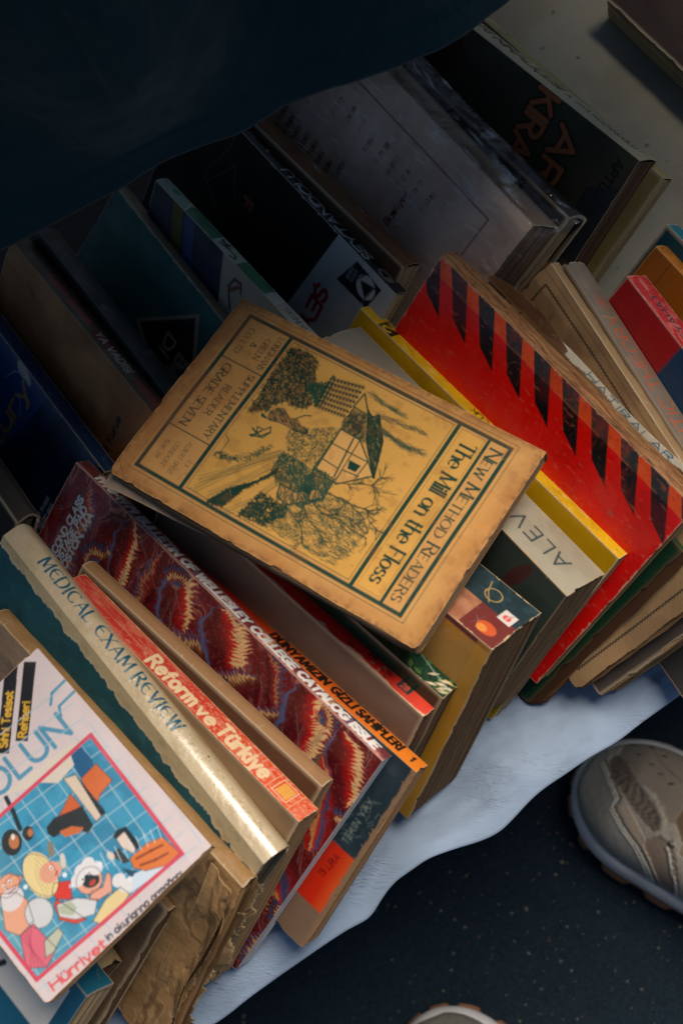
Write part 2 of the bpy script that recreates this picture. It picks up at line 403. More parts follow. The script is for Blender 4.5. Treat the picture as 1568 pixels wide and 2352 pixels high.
POSES = {
'blue_label': [1.98872, -0.85523, -0.45092, -0.37803, 0.16603, 0.08965, 0.18128, 0.13599, 0.0195],
'brown_cream': [1.9622, -0.95509, -0.56315, -0.36167, 0.1908, 0.07965, 0.17921, 0.11911, 0.01698],
'brown_curl': [2.01877, -0.86453, -0.40638, -0.34464, 0.20468, 0.07453, 0.181, 0.12578, 0.00789],
'torn_kraft': [2.21604, -0.94943, -0.33993, -0.31262, 0.22696, 0.10539, 0.2013, 0.13816, 0.01088],
'medical': [2.21577, -1.01324, -0.47861, -0.30216, 0.26335, 0.12561, 0.22131, 0.14684, 0.019],
'turkiye': [2.235, -0.92634, -0.38347, -0.27149, 0.24017, 0.11271, 0.17968, 0.13981, 0.0145],
'kraft': [2.17743, -0.86006, -0.38027, -0.26748, 0.2537, 0.09933, 0.17964, 0.12317, 0.0095],
'wellesley': [2.07305, -0.84945, -0.47192, -0.27335, 0.31222, 0.10464, 0.23785, 0.16209, 0.0098],
'orange': [2.07635, -0.8219, -0.42237, -0.23504, 0.27034, 0.09423, 0.1956, 0.12878, 0.0118],
'redspine': [2.3328, -0.93455, -0.34859, -0.22517, 0.29144, 0.10695, 0.18971, 0.12481, 0.0122],
'green': [2.37216, -0.9528, -0.33612, -0.21128, 0.29412, 0.11148, 0.18309, 0.11961, 0.02203],
'apple': [2.37124, -0.94493, -0.31503, -0.17825, 0.31103, 0.12725, 0.17832, 0.142, 0.04123],
'alevli': [2.30244, -1.07087, -0.41296, -0.13543, 0.36682, 0.11808, 0.19325, 0.10846, 0.032],
'yellow': [2.23285, -0.9926, -0.47282, -0.11582, 0.39361, 0.10137, 0.1992, 0.13767, 0.0105],
'redstripe': [2.20325, -0.99795, -0.53174, -0.0671, 0.40304, 0.13145, 0.18832, 0.14465, 0.01526],
'greenhard': [2.14629, -1.11288, -0.53888, -0.05347, 0.39333, 0.09551, 0.17766, 0.14019, 0.00546],
'hatiralar': [2.09567, -1.24729, -0.61445, -0.01131, 0.40451, 0.11255, 0.19288, 0.13242, 0.00773],
'theory': [2.09419, -1.25454, -0.62673, -0.0032, 0.4037, 0.11046, 0.19823, 0.12699, 0.01671],
'seyahat': [2.13605, -1.24642, -0.4954, 0.02861, 0.39353, 0.10828, 0.18986, 0.12962, 0.01563],
'ochre': [2.06698, -1.11357, -0.50884, 0.04597, 0.42176, 0.08984, 0.18996, 0.12229, 0.01266],
'teal_thin': [2.07192, -1.09842, -0.49584, 0.0531, 0.43707, 0.08606, 0.19, 0.11723, 0.01353],
'grey_round': [2.24312, -1.14239, -0.43247, -0.41632, 0.43437, 0.10428, 0.18954, 0.11907, 0.01469],
'blue_tury': [2.03524, -1.02233, -0.50166, -0.38027, 0.4706, 0.09271, 0.19992, 0.13656, 0.01195],
'brown_vadi': [2.19162, -1.08706, -0.4104, -0.32176, 0.45674, 0.10835, 0.1885, 0.1362, 0.01202],
'black_plain': [2.18837, -1.10739, -0.43794, -0.3076, 0.46344, 0.10619, 0.19032, 0.1306, 0.01285],
'teal_ba': [1.99214, -1.03884, -0.52631, -0.26378, 0.49483, 0.09652, 0.19501, 0.14362, 0.0102],
'heron': [2.24161, -1.13102, -0.3003, -0.23513, 0.48717, 0.10943, 0.19219, 0.13759, 0.00875],
'seytandolu': [2.21589, -1.08564, -0.44119, -0.21599, 0.55436, 0.11504, 0.20043, 0.14068, 0.00964],
'worn_brown': [2.21539, -1.06455, -0.39506, -0.21449, 0.56526, 0.11197, 0.19986, 0.13816, 0.01353],
'wrapped': [2.03028, -1.03395, -0.54482, -0.15646, 0.6191, 0.12627, 0.23991, 0.16294, 0.02755],
'dark_label': [2.03233, -1.01771, -0.51581, -0.13033, 0.61336, 0.10598, 0.22, 0.14485, 0.02024],
'ar_kiral': [2.13493, -0.96869, -0.45504, -0.10578, 0.63681, 0.10965, 0.22428, 0.13892, 0.02134],
'yellow_back': [2.11584, -1.02316, -0.48553, -0.08626, 0.64711, 0.09172, 0.22887, 0.12439, 0.01106],
'corner_brown': [1.46533, -0.77786, -0.75511, 0.15808, 0.73849, 0.02554, 0.22999, 0.15, 0.02],
'mill': [1.45751, -0.4134, -0.48097, -0.17308, 0.38557, 0.1373, 0.18465, 0.11915, 0.00999],
'cartoon': [1.48622, -0.60238, -0.68864, -0.26871, 0.19479, 0.14676, 0.13185, 0.10026, 0.007]}

def coarse(w, h, col, res=2.5):
    return Canvas(w, h, res, col)

def pages(name, root, off, L, W, T, col, inset=(.8, .8, .8), th=.5, seed=0, wav=.0, jit=.34, lay=.26, sp_gap=.4, rs=2., mat=None, curl=None, coljit=.2):
    """leaves as a pile of thin layers with uneven edges (all in mm, book frame)"""
    r = np.random.default_rng(seed)
    n = int(min(90, max(6, (T-2*th)/lay)))
    ys = -th-np.linspace(0, 1, n+1)*(T-2*th)
    ne, nf = 14, 22
    x0, x1, z0, z1 = inset[0], L-inset[1], sp_gap, W-inset[2]
    # outline: spine a0 -> fore a0 -> fore a1 -> spine a1
    o = [(x0, z0+(z1-z0)*t, 1) for t in np.linspace(0, 1, ne)]
    o += [(x0+(x1-x0)*t, z1, 2) for t in np.linspace(0, 1, nf)[1:-1]]
    o += [(x1, z1+(z0-z1)*t, 3) for t in np.linspace(0, 1, ne)]
    o = np.array(o); m = len(o)
    nx_ = np.where(o[:, 2] == 1, -1, np.where(o[:, 2] == 3, 1, 0)); nz_ = np.where(o[:, 2] == 2, 1, 0)
    ox, oz = round_corner(o[:, 0], o[:, 1], L, W, (0, 0, rs, rs))
    ox = np.clip(ox, x0, x1); oz = np.clip(oz, z0, z1)
    co = []; ink = []
    wv = vnoise(n+1, m, (max(2, n/5), 9), seed+2)-.5
    base = lin(col)
    for k in range(n+1):
        j = r.normal()*jit*.5
        if r.random() < .08: j -= r.random()*jit*2
        jj = j+wv[k]*jit*2+r.normal(size=m)*jit*.12
        yy = np.full(m, ys[k])
        if wav: yy = yy+wav*np.sin(ox/L*7+seed)*(oz/W)**2*(.3+.7*k/n)
        if curl is not None: yy = yy+curl(ox, oz, k/n)
        co.append(np.stack([ox+nx_*jj, yy, oz+nz_*jj], 1))
        c = base*(1+coljit*r.normal())
        if r.random() < .2: c = c*.45
        ink.append(np.clip(np.tile(c, (m, 1))*(1+.12*r.normal(size=(m, 1))), .004, .9))
    co = np.concatenate(co)/1000-off; ink = np.concatenate(ink)
    i = np.arange(n)[:, None]*m+np.arange(m-1)[None]
    f = np.stack([i, i+1, i+m+1, i+m], -1).reshape(-1, 4)
    t = []
    for b, fl in ((0, True), (n*m, False)):
        for k in range(1, m-1):
            q = [b, b+k, b+k+1]; t.append(q[::-1] if fl else q)
    f = f[:, ::-1]
    return mesh_obj(name, co, f, mat or M_PAGES, root, ink, t, smooth=False)

BOOKS = {}
LIFT = {'orange': (.001, .0025), 'redspine': (.0015, .0048), 'green': (.001, .0070)}     # a few stand a little higher or further back in the row
def book(key, label, cat='book', name='paperback_book', group=None, front=None, spine=None, back='6b5a48', paper='b39a78', rim='b9a588',
         hard=False, rnd=.6, curl=0., bend=.5, rag=1., seed=0, mats=(None, None), corner=2.2, page_inset=None, page_kw=None, block=True, frontplace=None, wsp=0.):
    """one book: front cover, back cover, spine and page block, each a part; mm inside, local frame x along the spine, z towards the fore edge"""
    p = POSES[key]; R = rotvec(p[:3]); o = np.array(p[3:6])-R[:, 2]*LIFT.get(key, (0, 0))[0]-R[:, 1]*LIFT.get(key, (0, 0))[1]; L, W, T = [v*1000 for v in p[6:9]]
    off = np.array([L/2, -T/2, W])/1000.
    root = empty(name, o+R@off, R)
    tag(root, label, cat, group)
    th = 2.4 if hard else .55
    hang = 2.5 if hard else 0.
    seed = seed or sum(map(ord, key))
    r = np.random.default_rng(seed)
    ph = r.random(6)*6
    fc = front(L, W) if callable(front) else coarse(L, W, front or back)
    if not callable(front): fc.wear(seed, rim)
    scn = spine(L, T) if callable(spine) else Canvas(L, T, 1., spine or back)
    if not callable(spine): scn.wear(seed+1, rim)
    nz = vnoise(40, 40, (11, 13), seed+4)
    def lumps(P, Q):
        iy = np.clip(Q/W*38, 0, 38); ix = np.clip(P/L*38, 0, 38)
        y0 = iy.astype(int); x0 = ix.astype(int); fy = iy-y0; fx = ix-x0
        return (nz[y0, x0]*(1-fx)+nz[y0, x0+1]*fx)*(1-fy)+(nz[y0+1, x0]*(1-fx)+nz[y0+1, x0+1]*fx)*fy
    ej1 = (vnoise(1, 400, (1, 17), seed+71)[0]-.5)*.9+(vnoise(1, 400, (1, 4), seed+72)[0]-.5)*.35; ej1 = ej1-1.6*np.clip(vnoise(1, 400, (1, 9), seed+74)[0]-.80, 0, 1)*4
    ej2 = r.normal(size=400)*.3
    def edgej(P):
        return rag*(np.interp(np.mod(np.asarray(P)+40, 390), np.arange(0, 400), ej1)+.25*np.interp(np.mod(np.asarray(P)*3+40, 390), np.arange(0, 400), ej2))
    def place_f(P, Q, d):
        b = bend*lumps(P, Q)*np.clip(Q/12, 0, 1)
        if curl:
            e = np.clip((Q-W*.55)/(W*.45), 0, 1)
            b = b+curl*e**2*(.55+.45*np.sin(P/L*3.1+ph[3]))
        p2, q2 = round_corner(P, Q, L, W, (.8, .8, corner, corner))
        q2 = q2+np.where(Q > W-.01, edgej(P), 0)*(W*0+1)*.8
        p2 = p2+np.where(P < .01, -1, np.where(P > L-.01, 1, 0))*edgej(Q*1.3+7)*.6
        return np.stack([p2, b-d, q2], -1)/1000-off
    def place_b(P, Q, d):
        p2, q2 = round_corner(L-P, Q, L, W, (.8, .8, corner, corner))
        return np.stack([p2, np.full(p2.shape, -T+d), q2], -1)/1000-off
    def place_s(P, Q, d):
        rr = T-Q; t = np.clip(rr/T, 0, 1)
        z = -rnd*np.sin(np.pi*t)-wsp*vs_(P)*np.sin(np.pi*t)
        ej = np.where(P < .01, -1, np.where(P > L-.01, 1, 0))*edgej(Q*2)*.8
        return np.stack([P+ej, -rr, z+d], -1)/1000-off
    def vs_(P):
        return .5+.5*np.sin(P*.21+ph[4])*np.sin(P*.083+ph[5])
    place = frontplace(place_f, L, W, off) if frontplace else place_f
    ms = [mats[0] or M_COVER, mats[1] or mats[0] or M_COVER]
    parts = {}
    parts['front'] = sheet('front_cover', fc, place, th, ms[0], root, rim)
    parts['spine'] = sheet('spine', scn, place_s, th*.8, ms[1], root, rim)
    bc = coarse(L, W, back, 4.); bc.wear(seed+7, rim)
    parts['back'] = sheet('back_cover', bc, place_b, th, ms[0], root, rim)
    if block:
        pi = page_inset or ((3, 3, 3) if hard else (.5, .5, .6))
        parts['pages'] = pages('page_block', root, off, L, W, T, paper, pi, th+.12, seed+11, sp_gap=th+.3, rs=corner, **(page_kw or {}))
    BOOKS[key] = (root, R, o, off, L, W, T)
    return root

# ------------------------------------------------------------------ the setting
FLOOR = -0.42
E0 = at(470, 2292, 0.)[:2]; E1 = at(1568, 1572, 0.)[:2]
EDIR = (E1-E0)/np.linalg.norm(E1-E0)
OUT = np.array([EDIR[1], -EDIR[0]])            # horizontal, out over the table edge

def drop(b):
    """height of the white cloth at distance b beyond the table edge"""
    k = 220.
    sp = np.log1p(np.exp(np.clip(b*k, -40, 40)))/k
    return -.0035-.85*sp

def uvw(x, y):
    d = np.stack([x-E0[0], y-E0[1]], -1)
    return d@EDIR, d@OUT

def make_floor():
    n = 2
    m, nt, b = new_mat("speckled_asphalt")
    tc = nt.nodes.new("ShaderNodeTexCoord")
    def noise(sc, det=5, rough=.6):
        q = nt.nodes.new("ShaderNodeTexNoise"); q.inputs["Scale"].default_value = sc; q.inputs["Detail"].default_value = det; q.inputs["Roughness"].default_value = rough
        nt.links.new(tc.outputs["Object"], q.inputs["Vector"]); return q
    def ramp(src, p0, c0, p1, c1):
        q = nt.nodes.new("ShaderNodeValToRGB"); e = q.color_ramp.elements
        e[0].position = p0; e[0].color = (*c0, 1); e[1].position = p1; e[1].color = (*c1, 1)
        nt.links.new(src, q.inputs[0]); return q
    def mix(fac, a, c):
        q = nt.nodes.new("ShaderNodeMix"); q.data_type = 'RGBA'
        nt.links.new(fac, q.inputs[0])
        for s_, v in ((6, a), (7, c)):
            if isinstance(v, tuple): q.inputs[s_].default_value = (*v, 1)
            else: nt.links.new(v, q.inputs[s_])
        return q.outputs[2]
    n1 = noise(7, 6); n2 = noise(420, 4, .7)
    base = ramp(n1.outputs[0], .3, (.003, .011, .019), .75, (.007, .019, .032))
    gr = ramp(n2.outputs[0], .35, (.002, .005, .010), .7, (.014, .027, .040))
    f = nt.nodes.new("ShaderNodeMath"); f.operation = 'MULTIPLY'; f.inputs[0].default_value = .55; f.inputs[1].default_value = 1
    c = mix(f.outputs[0], base.outputs[0], gr.outputs[0])
    for sc, th, col, sd_ in ((110, .13, (.075, .075, .066), 0), (190, .10, (.05, .056, .058), 3), (60, .07, (.10, .092, .078), 9), (330, .12, (.04, .05, .056), 5)):
        mp = nt.nodes.new("ShaderNodeMapping"); mp.inputs["Location"].default_value = (sd_, sd_*1.7, 0); nt.links.new(tc.outputs["Object"], mp.inputs[0])
        nd = nt.nodes.new("ShaderNodeTexNoise"); nd.inputs["Scale"].default_value = sc*1.4; nt.links.new(mp.outputs[0], nd.inputs["Vector"])
        ad = nt.nodes.new("ShaderNodeVectorMath"); ad.operation = 'MULTIPLY_ADD'; ad.inputs[1].default_value = (.006, .006, .006)
        nt.links.new(nd.outputs["Color"], ad.inputs[0]); nt.links.new(mp.outputs[0], ad.inputs[2])
        v = nt.nodes.new("ShaderNodeTexVoronoi"); v.inputs["Scale"].default_value = sc; nt.links.new(ad.outputs[0], v.inputs["Vector"])
        # only some of the cells hold a chip
        sx = nt.nodes.new("ShaderNodeSeparateColor"); nt.links.new(v.outputs["Color"], sx.inputs[0])
        g = nt.nodes.new("ShaderNodeMath"); g.operation = 'GREATER_THAN'; g.inputs[1].default_value = .72; nt.links.new(sx.outputs[0], g.inputs[0])
        sz = nt.nodes.new("ShaderNodeMath"); sz.operation = 'MULTIPLY'; sz.inputs[1].default_value = th*1.6; nt.links.new(sx.outputs[1], sz.inputs[0])
        ls = nt.nodes.new("ShaderNodeMath"); ls.operation = 'LESS_THAN'; nt.links.new(v.outputs["Distance"], ls.inputs[0]); nt.links.new(sz.outputs[0], ls.inputs[1])
        mu = nt.nodes.new("ShaderNodeMath"); mu.operation = 'MULTIPLY'; nt.links.new(g.outputs[0], mu.inputs[0]); nt.links.new(ls.outputs[0], mu.inputs[1])
        c = mix(mu.outputs[0], c, col)
    nt.links.new(c, b.inputs["Base Color"])
    b.inputs["Roughness"].default_value = .8; b.inputs["Specular IOR Level"].default_value = .12
    bp = nt.nodes.new("ShaderNodeBump"); bp.inputs["Strength"].default_value = .5; bp.inputs["Distance"].default_value = .001
    nt.links.new(n2.outputs[0], bp.inputs["Height"]); nt.links.new(bp.outputs[0], b.inputs["Normal"])
    S = 12.
    o = mesh_obj("floor", [(-S, -S, FLOOR), (S, -S, FLOOR), (S, S, FLOOR), (-S, S, FLOOR)], [(0, 1, 2, 3)], m, smooth=False)
    tag(o, kind='structure')
    # loose grit lying about near the shoes
    r = np.random.default_rng(3); co = []; fc = []; ink = []
    for k in range(260):
        px, py = r.uniform(820, 1568), r.uniform(1750, 2352)
        c = at(px, py, FLOOR); s = .0004+.0011*r.random()**3
        b0 = len(co); a = r.random()*6
        for q in range(6):
            rr = s*(.6+.6*r.random()); co.append((c[0]+rr*math.cos(a+q*1.047), c[1]+rr*math.sin(a+q*1.047), FLOOR+.0002))
        co.append((c[0], c[1], FLOOR+s*.9))
        fc += [(b0+q, b0+(q+1) % 6, b0+6) for q in range(6)]
        cc = lin(['6f6a5e', '5f6668', '857a68', '6a5242', '4c585f'][r.integers(5)])*(.3+.6*r.random())
        ink += [cc]*7
    tag(mesh_obj("grit", co, None, M_PAPER, None, np.array(ink), fc, smooth=False), kind='stuff')

HEM = [(300, 2440), (450, 2374), (514, 2335), (575, 2285), (642, 2237), (745, 2168), (803, 2131), (851, 2109), (869, 2072), (902, 2025), (946, 1996), (979, 1970), (1044, 1946),
       (1100, 1930), (1146, 1909), (1187, 1867), (1218, 1833), (1255, 1803), (1301, 1773), (1338, 1746), (1421, 1697), (1467, 1659), (1568, 1588), (1750, 1455), (1900, 1350)]

def hem_xy(extra=0.):
    pts = []
    for px, py in HEM:
        z = -.01
        for _ in range(30):
            q = at(px, py, z); b = uvw(q[0], q[1])[1]; z = .5*z+.5*float(drop(np.array(b)))
        pts.append((q[0]+OUT[0]*extra, q[1]+OUT[1]*extra))
    s, b = uvw(np.array([p[0] for p in pts]), np.array([p[1] for p in pts]))
    ends = [along(-.45, b[0]+.012, 0)[:2], along(-.2, b[0]-.004, 0)[:2]], [along(.62, b[-1]+.01, 0)[:2], along(.82, b[-1]-.006, 0)[:2], along(1.05, b[-1]+.012, 0)[:2]]
    return np.array([tuple(e) for e in ends[0]]+pts+[tuple(e) for e in ends[1]])

def ground_dip(X, Y):
    """the cloth gives way under the lowest corners of the books"""
    z = np.zeros(np.shape(X))
    for k, p in POSES.items():
        if k in ('mill', 'cartoon'): continue
        R = rotvec(p[:3]); o = np.array(p[3:6]); L, W, T = p[6:9]
        for a in (0, .5, 1):
            for b in (0, 1):
                c = o+R@np.array([a*L, -b*T, W])
                if c[2] < -.003: z = np.minimum(z, max(c[2]+.0015, -.011)*np.exp(-((X-c[0])**2+(Y-c[1])**2)/.035**2))
    return z

def cloth_sheet(name, hem, mat, thick, depth, lift, wr, n_s, seed, dirt=False):
    s_h, b_h = uvw(hem[:, 0], hem[:, 1])
    ns = n_s; S = np.linspace(s_h[0], s_h[-1], ns)
    # smooth the traced hem a little
    bh = np.interp(S, s_h, b_h)
    kk = np.hanning(9); kk /= kk.sum(); bh = np.convolve(np.pad(bh, 4, 'edge'), kk, 'valid')
    t = np.concatenate([np.linspace(0, .16, 110), np.linspace(.16, depth, 60)[1:]]); nt_ = len(t)
    B = bh[None, :]-t[:, None]; SS = np.repeat(S[None], nt_, 0)
    Z = drop(B)+lift
    X0 = E0[0]+SS*EDIR[0]+B*OUT[0]; Y0 = E0[1]+SS*EDIR[1]+B*OUT[1]
    if not wr: Z = Z+ground_dip(X0, Y0)
    if wr:
        f1 = fbm(nt_, ns, (9, 30), seed, 4)-.5; f2 = (1-2*np.abs(fbm(nt_, ns, (13, 9), seed+3, 4)-.5))**3-.5+.6*((1-2*np.abs(fbm(nt_, ns, (9, 16), seed+6, 3)-.5))**4-.5); f3 = fbm(nt_, ns, (26, 14), seed+8, 2)-.5
        rr = lambda c, q: (1-2*np.abs(fbm(nt_, ns, c, q, 4)-.5))
        f4 = (rr((18, 5), seed+51)**4+rr((6, 9), seed+57)**4-.8)*sst(.44, .62, fbm(nt_, ns, (26, 16), seed+61, 2))*sst(.004, -.016, B)
        fade = np.exp(-np.maximum(t[:, None]-.13, 0)/.05)
        Z = Z+(f1*.0012+f2*.0002+f3*.0022+f4*.0020)*wr*(.25+.75*fade)*np.clip(1-B/.012, .15, 1)-.0015*wr+ground_dip(X0, Y0)
    X = E0[0]+SS*EDIR[0]+B*OUT[0]; Y = E0[1]+SS*EDIR[1]+B*OUT[1]
    top = np.stack([X, Y, Z], -1).reshape(-1, 3); low = top-[0, 0, thick]
    n = len(top); f = [grid_faces(nt_, ns), grid_faces(nt_, ns, n)[:, ::-1]]
    rl = rim_loop(nt_, ns); r2 = np.roll(rl, -1)
    f.append(np.stack([rl, rl+n, r2+n, r2], 1)[:, ::-1])
    F = np.concatenate(f)[:, ::-1]
    ink = None
    if dirt is not None:
        c = np.ones((nt_, ns, 3))*lin(dirt)
        st = fbm(nt_, ns, (14, 18), seed+20, 4)
        c = c*(1-.2*sst(.5, .8, st))[..., None]*np.array([1, .985, .95])
        c = c*(1-.06*sst(.55, .75, fbm(nt_, ns, (3, 3), seed+25, 3)))[..., None]
        r = np.random.default_rng(5)
        for _ in range(60):
            i, j = r.integers(4, nt_-4), r.integers(4, ns-4); c[i:i+1, j:j+r.integers(1, 3)] *= .25
        ink = np.concatenate([c.reshape(-1, 3)]*2)
    return mesh_obj(name, np.concatenate([top, low]), F, mat, None, ink)

def fabric_mat(name, col=None, rough=.9, scale=2200, sheen=.1, bump=.5):
    m, nt, b = new_mat(name)
    if col is None:
        a = nt.nodes.new("ShaderNodeAttribute"); a.attribute_name = 'ink'; nt.links.new(a.outputs[0], b.inputs["Base Color"])
    else: b.inputs["Base Color"].default_value = (*col, 1)
    b.inputs["Roughness"].default_value = rough; b.inputs["Specular IOR Level"].default_value = .2
    b.inputs["Sheen Weight"].default_value = sheen
    tc = nt.nodes.new("ShaderNodeTexCoord")
    bp = nt.nodes.new("ShaderNodeBump"); bp.inputs["Strength"].default_value = bump; bp.inputs["Distance"].default_value = .00015
    mp = nt.nodes.new("ShaderNodeMapping"); mp.inputs["Rotation"].default_value = (0, 0, .62); nt.links.new(tc.outputs["Object"], mp.inputs[0])
    ws = []
    for d in ('X', 'Y'):
        w = nt.nodes.new("ShaderNodeTexWave"); w.bands_direction = d; w.inputs["Scale"].default_value = scale/3; w.inputs["Distortion"].default_value = 3.5; w.inputs["Detail"].default_value = 2
        nt.links.new(mp.outputs[0], w.inputs["Vector"]); ws.append(w)
    ad = nt.nodes.new("ShaderNodeMath"); ad.operation = 'ADD'
    nt.links.new(ws[0].outputs["Fac"], ad.inputs[0]); nt.links.new(ws[1].outputs["Fac"], ad.inputs[1])
    nt.links.new(ad.outputs[0], bp.inputs["Height"])
    # a broader crumple on top of the weave
    n2 = nt.nodes.new("ShaderNodeTexNoise"); n2.inputs["Scale"].default_value = 130; n2.inputs["Detail"].default_value = 8; nt.links.new(tc.outputs["Object"], n2.inputs["Vector"])
    b2 = nt.nodes.new("ShaderNodeBump"); b2.inputs["Strength"].default_value = .12; b2.inputs["Distance"].default_value = .002
    nt.links.new(n2.outputs[0], b2.inputs["Height"]); nt.links.new(bp.outputs[0], b2.inputs["Normal"]); nt.links.new(b2.outputs[0], b.inputs["Normal"])
    return m
M_WHITE = fabric_mat("white_cotton", None, .85)
def add_creases(m):
    nt = m.node_tree; b = nt.nodes["Principled BSDF"]; old = b.inputs["Normal"].links[0].from_socket
    tc = nt.nodes.new("ShaderNodeTexCoord"); prev = old
    for sc, st, rz, sx, dist in ((60, .5, .55, 4., .0016), (130, .7, -.8, 4., .0018), (260, .7, .6, 3., .0012)):
        mp = nt.nodes.new("ShaderNodeMapping"); mp.inputs["Rotation"].default_value = (0, 0, rz); mp.inputs["Scale"].default_value = (1, sx, 1); nt.links.new(tc.outputs["Object"], mp.inputs[0])
        n = nt.nodes.new("ShaderNodeTexNoise"); n.noise_type = 'RIDGED_MULTIFRACTAL' if hasattr(n, 'noise_type') else n.noise_type
        n.inputs["Scale"].default_value = sc; n.inputs["Detail"].default_value = 4; n.inputs["Distortion"].default_value = .6; nt.links.new(mp.outputs[0], n.inputs["Vector"])
        k = nt.nodes.new("ShaderNodeTexNoise"); k.inputs["Scale"].default_value = 16; k.inputs["Detail"].default_value = 2; nt.links.new(tc.outputs["Object"], k.inputs["Vector"])
        r = nt.nodes.new("ShaderNodeMapRange"); r.inputs["From Min"].default_value = .47; r.inputs["From Max"].default_value = .70; r.inputs["To Min"].default_value = .05; nt.links.new(k.outputs[0], r.inputs["Value"])
        mu = nt.nodes.new("ShaderNodeMath"); mu.operation = 'MULTIPLY'; nt.links.new(n.outputs[0], mu.inputs[0]); nt.links.new(r.outputs[0], mu.inputs[1])
        bp = nt.nodes.new("ShaderNodeBump"); bp.inputs["Strength"].default_value = st; bp.inputs["Distance"].default_value = dist
        nt.links.new(mu.outputs[0], bp.inputs["Height"]); nt.links.new(prev, bp.inputs["Normal"]); prev = bp.outputs[0]
    nt.links.new(prev, b.inputs["Normal"])
add_creases(M_WHITE)
M_NAVY = fabric_mat("navy_cotton", (.003, .034, .047), .8, sheen=.15)

def box_co(x0, x1, y0, y1, z0, z1):
    return [(x, y, z) for z in (z0, z1) for y in (y0, y1) for x in (x0, x1)]
BOXF = [(0, 2, 3, 1), (4, 5, 7, 6), (0, 1, 5, 4), (2, 6, 7, 3), (0, 4, 6, 2), (1, 3, 7, 5)]
def wood_mat(name, c0, c1):
    m, nt, b = new_mat(name)
    n, bp, tc = add_bump(nt, b, 30, .3)
    mp = nt.nodes.new("ShaderNodeMapping"); mp.inputs["Scale"].default_value = (1, 14, 14); nt.links.new(tc.outputs["Object"], mp.inputs[0]); nt.links.new(mp.outputs[0], n.inputs["Vector"])
    r = nt.nodes.new("ShaderNodeValToRGB"); r.color_ramp.elements[0].color = (*c0, 1); r.color_ramp.elements[1].color = (*c1, 1)
    nt.links.new(n.outputs[0], r.inputs[0]); nt.links.new(r.outputs[0], b.inputs["Base Color"]); b.inputs["Roughness"].default_value = .7
    return m
M_WOOD = wood_mat("table_wood", (.03, .018, .011), (.07, .045, .026))

def along(s, b, z):
    return np.array([E0[0]+s*EDIR[0]+b*OUT[0], E0[1]+s*EDIR[1]+b*OUT[1], z])
FR = np.array([[EDIR[0], -OUT[0], 0], [EDIR[1], -OUT[1], 0], [0, 0, 1.]])

def make_table():
    root = empty("stall_table", along(.25, -.4, FLOOR), FR); tag(root, "low wooden stall table under the white cloth that carries the books", "table")
    h = -FLOOR-.036
    def bx(name, *a): return mesh_obj(name, box_co(*a), BOXF, M_WOOD, root, smooth=False)
    bx("tabletop", -.75, .85, -.385, .5, h-.022, h)
    for x in (-.70, .78):
        for y in (-.34, .44): bx("leg", x, x+.05, y, y+.05, 0, h-.0222)

def make_cloths():
    o = cloth_sheet("table_cover", hem_xy(), M_WHITE, .0012, .385, 0., 1., 560, 4, dirt='93a8c4')
    tag(o, "wrinkled white cloth spread under all the books and hanging over the table edge", "cloth")

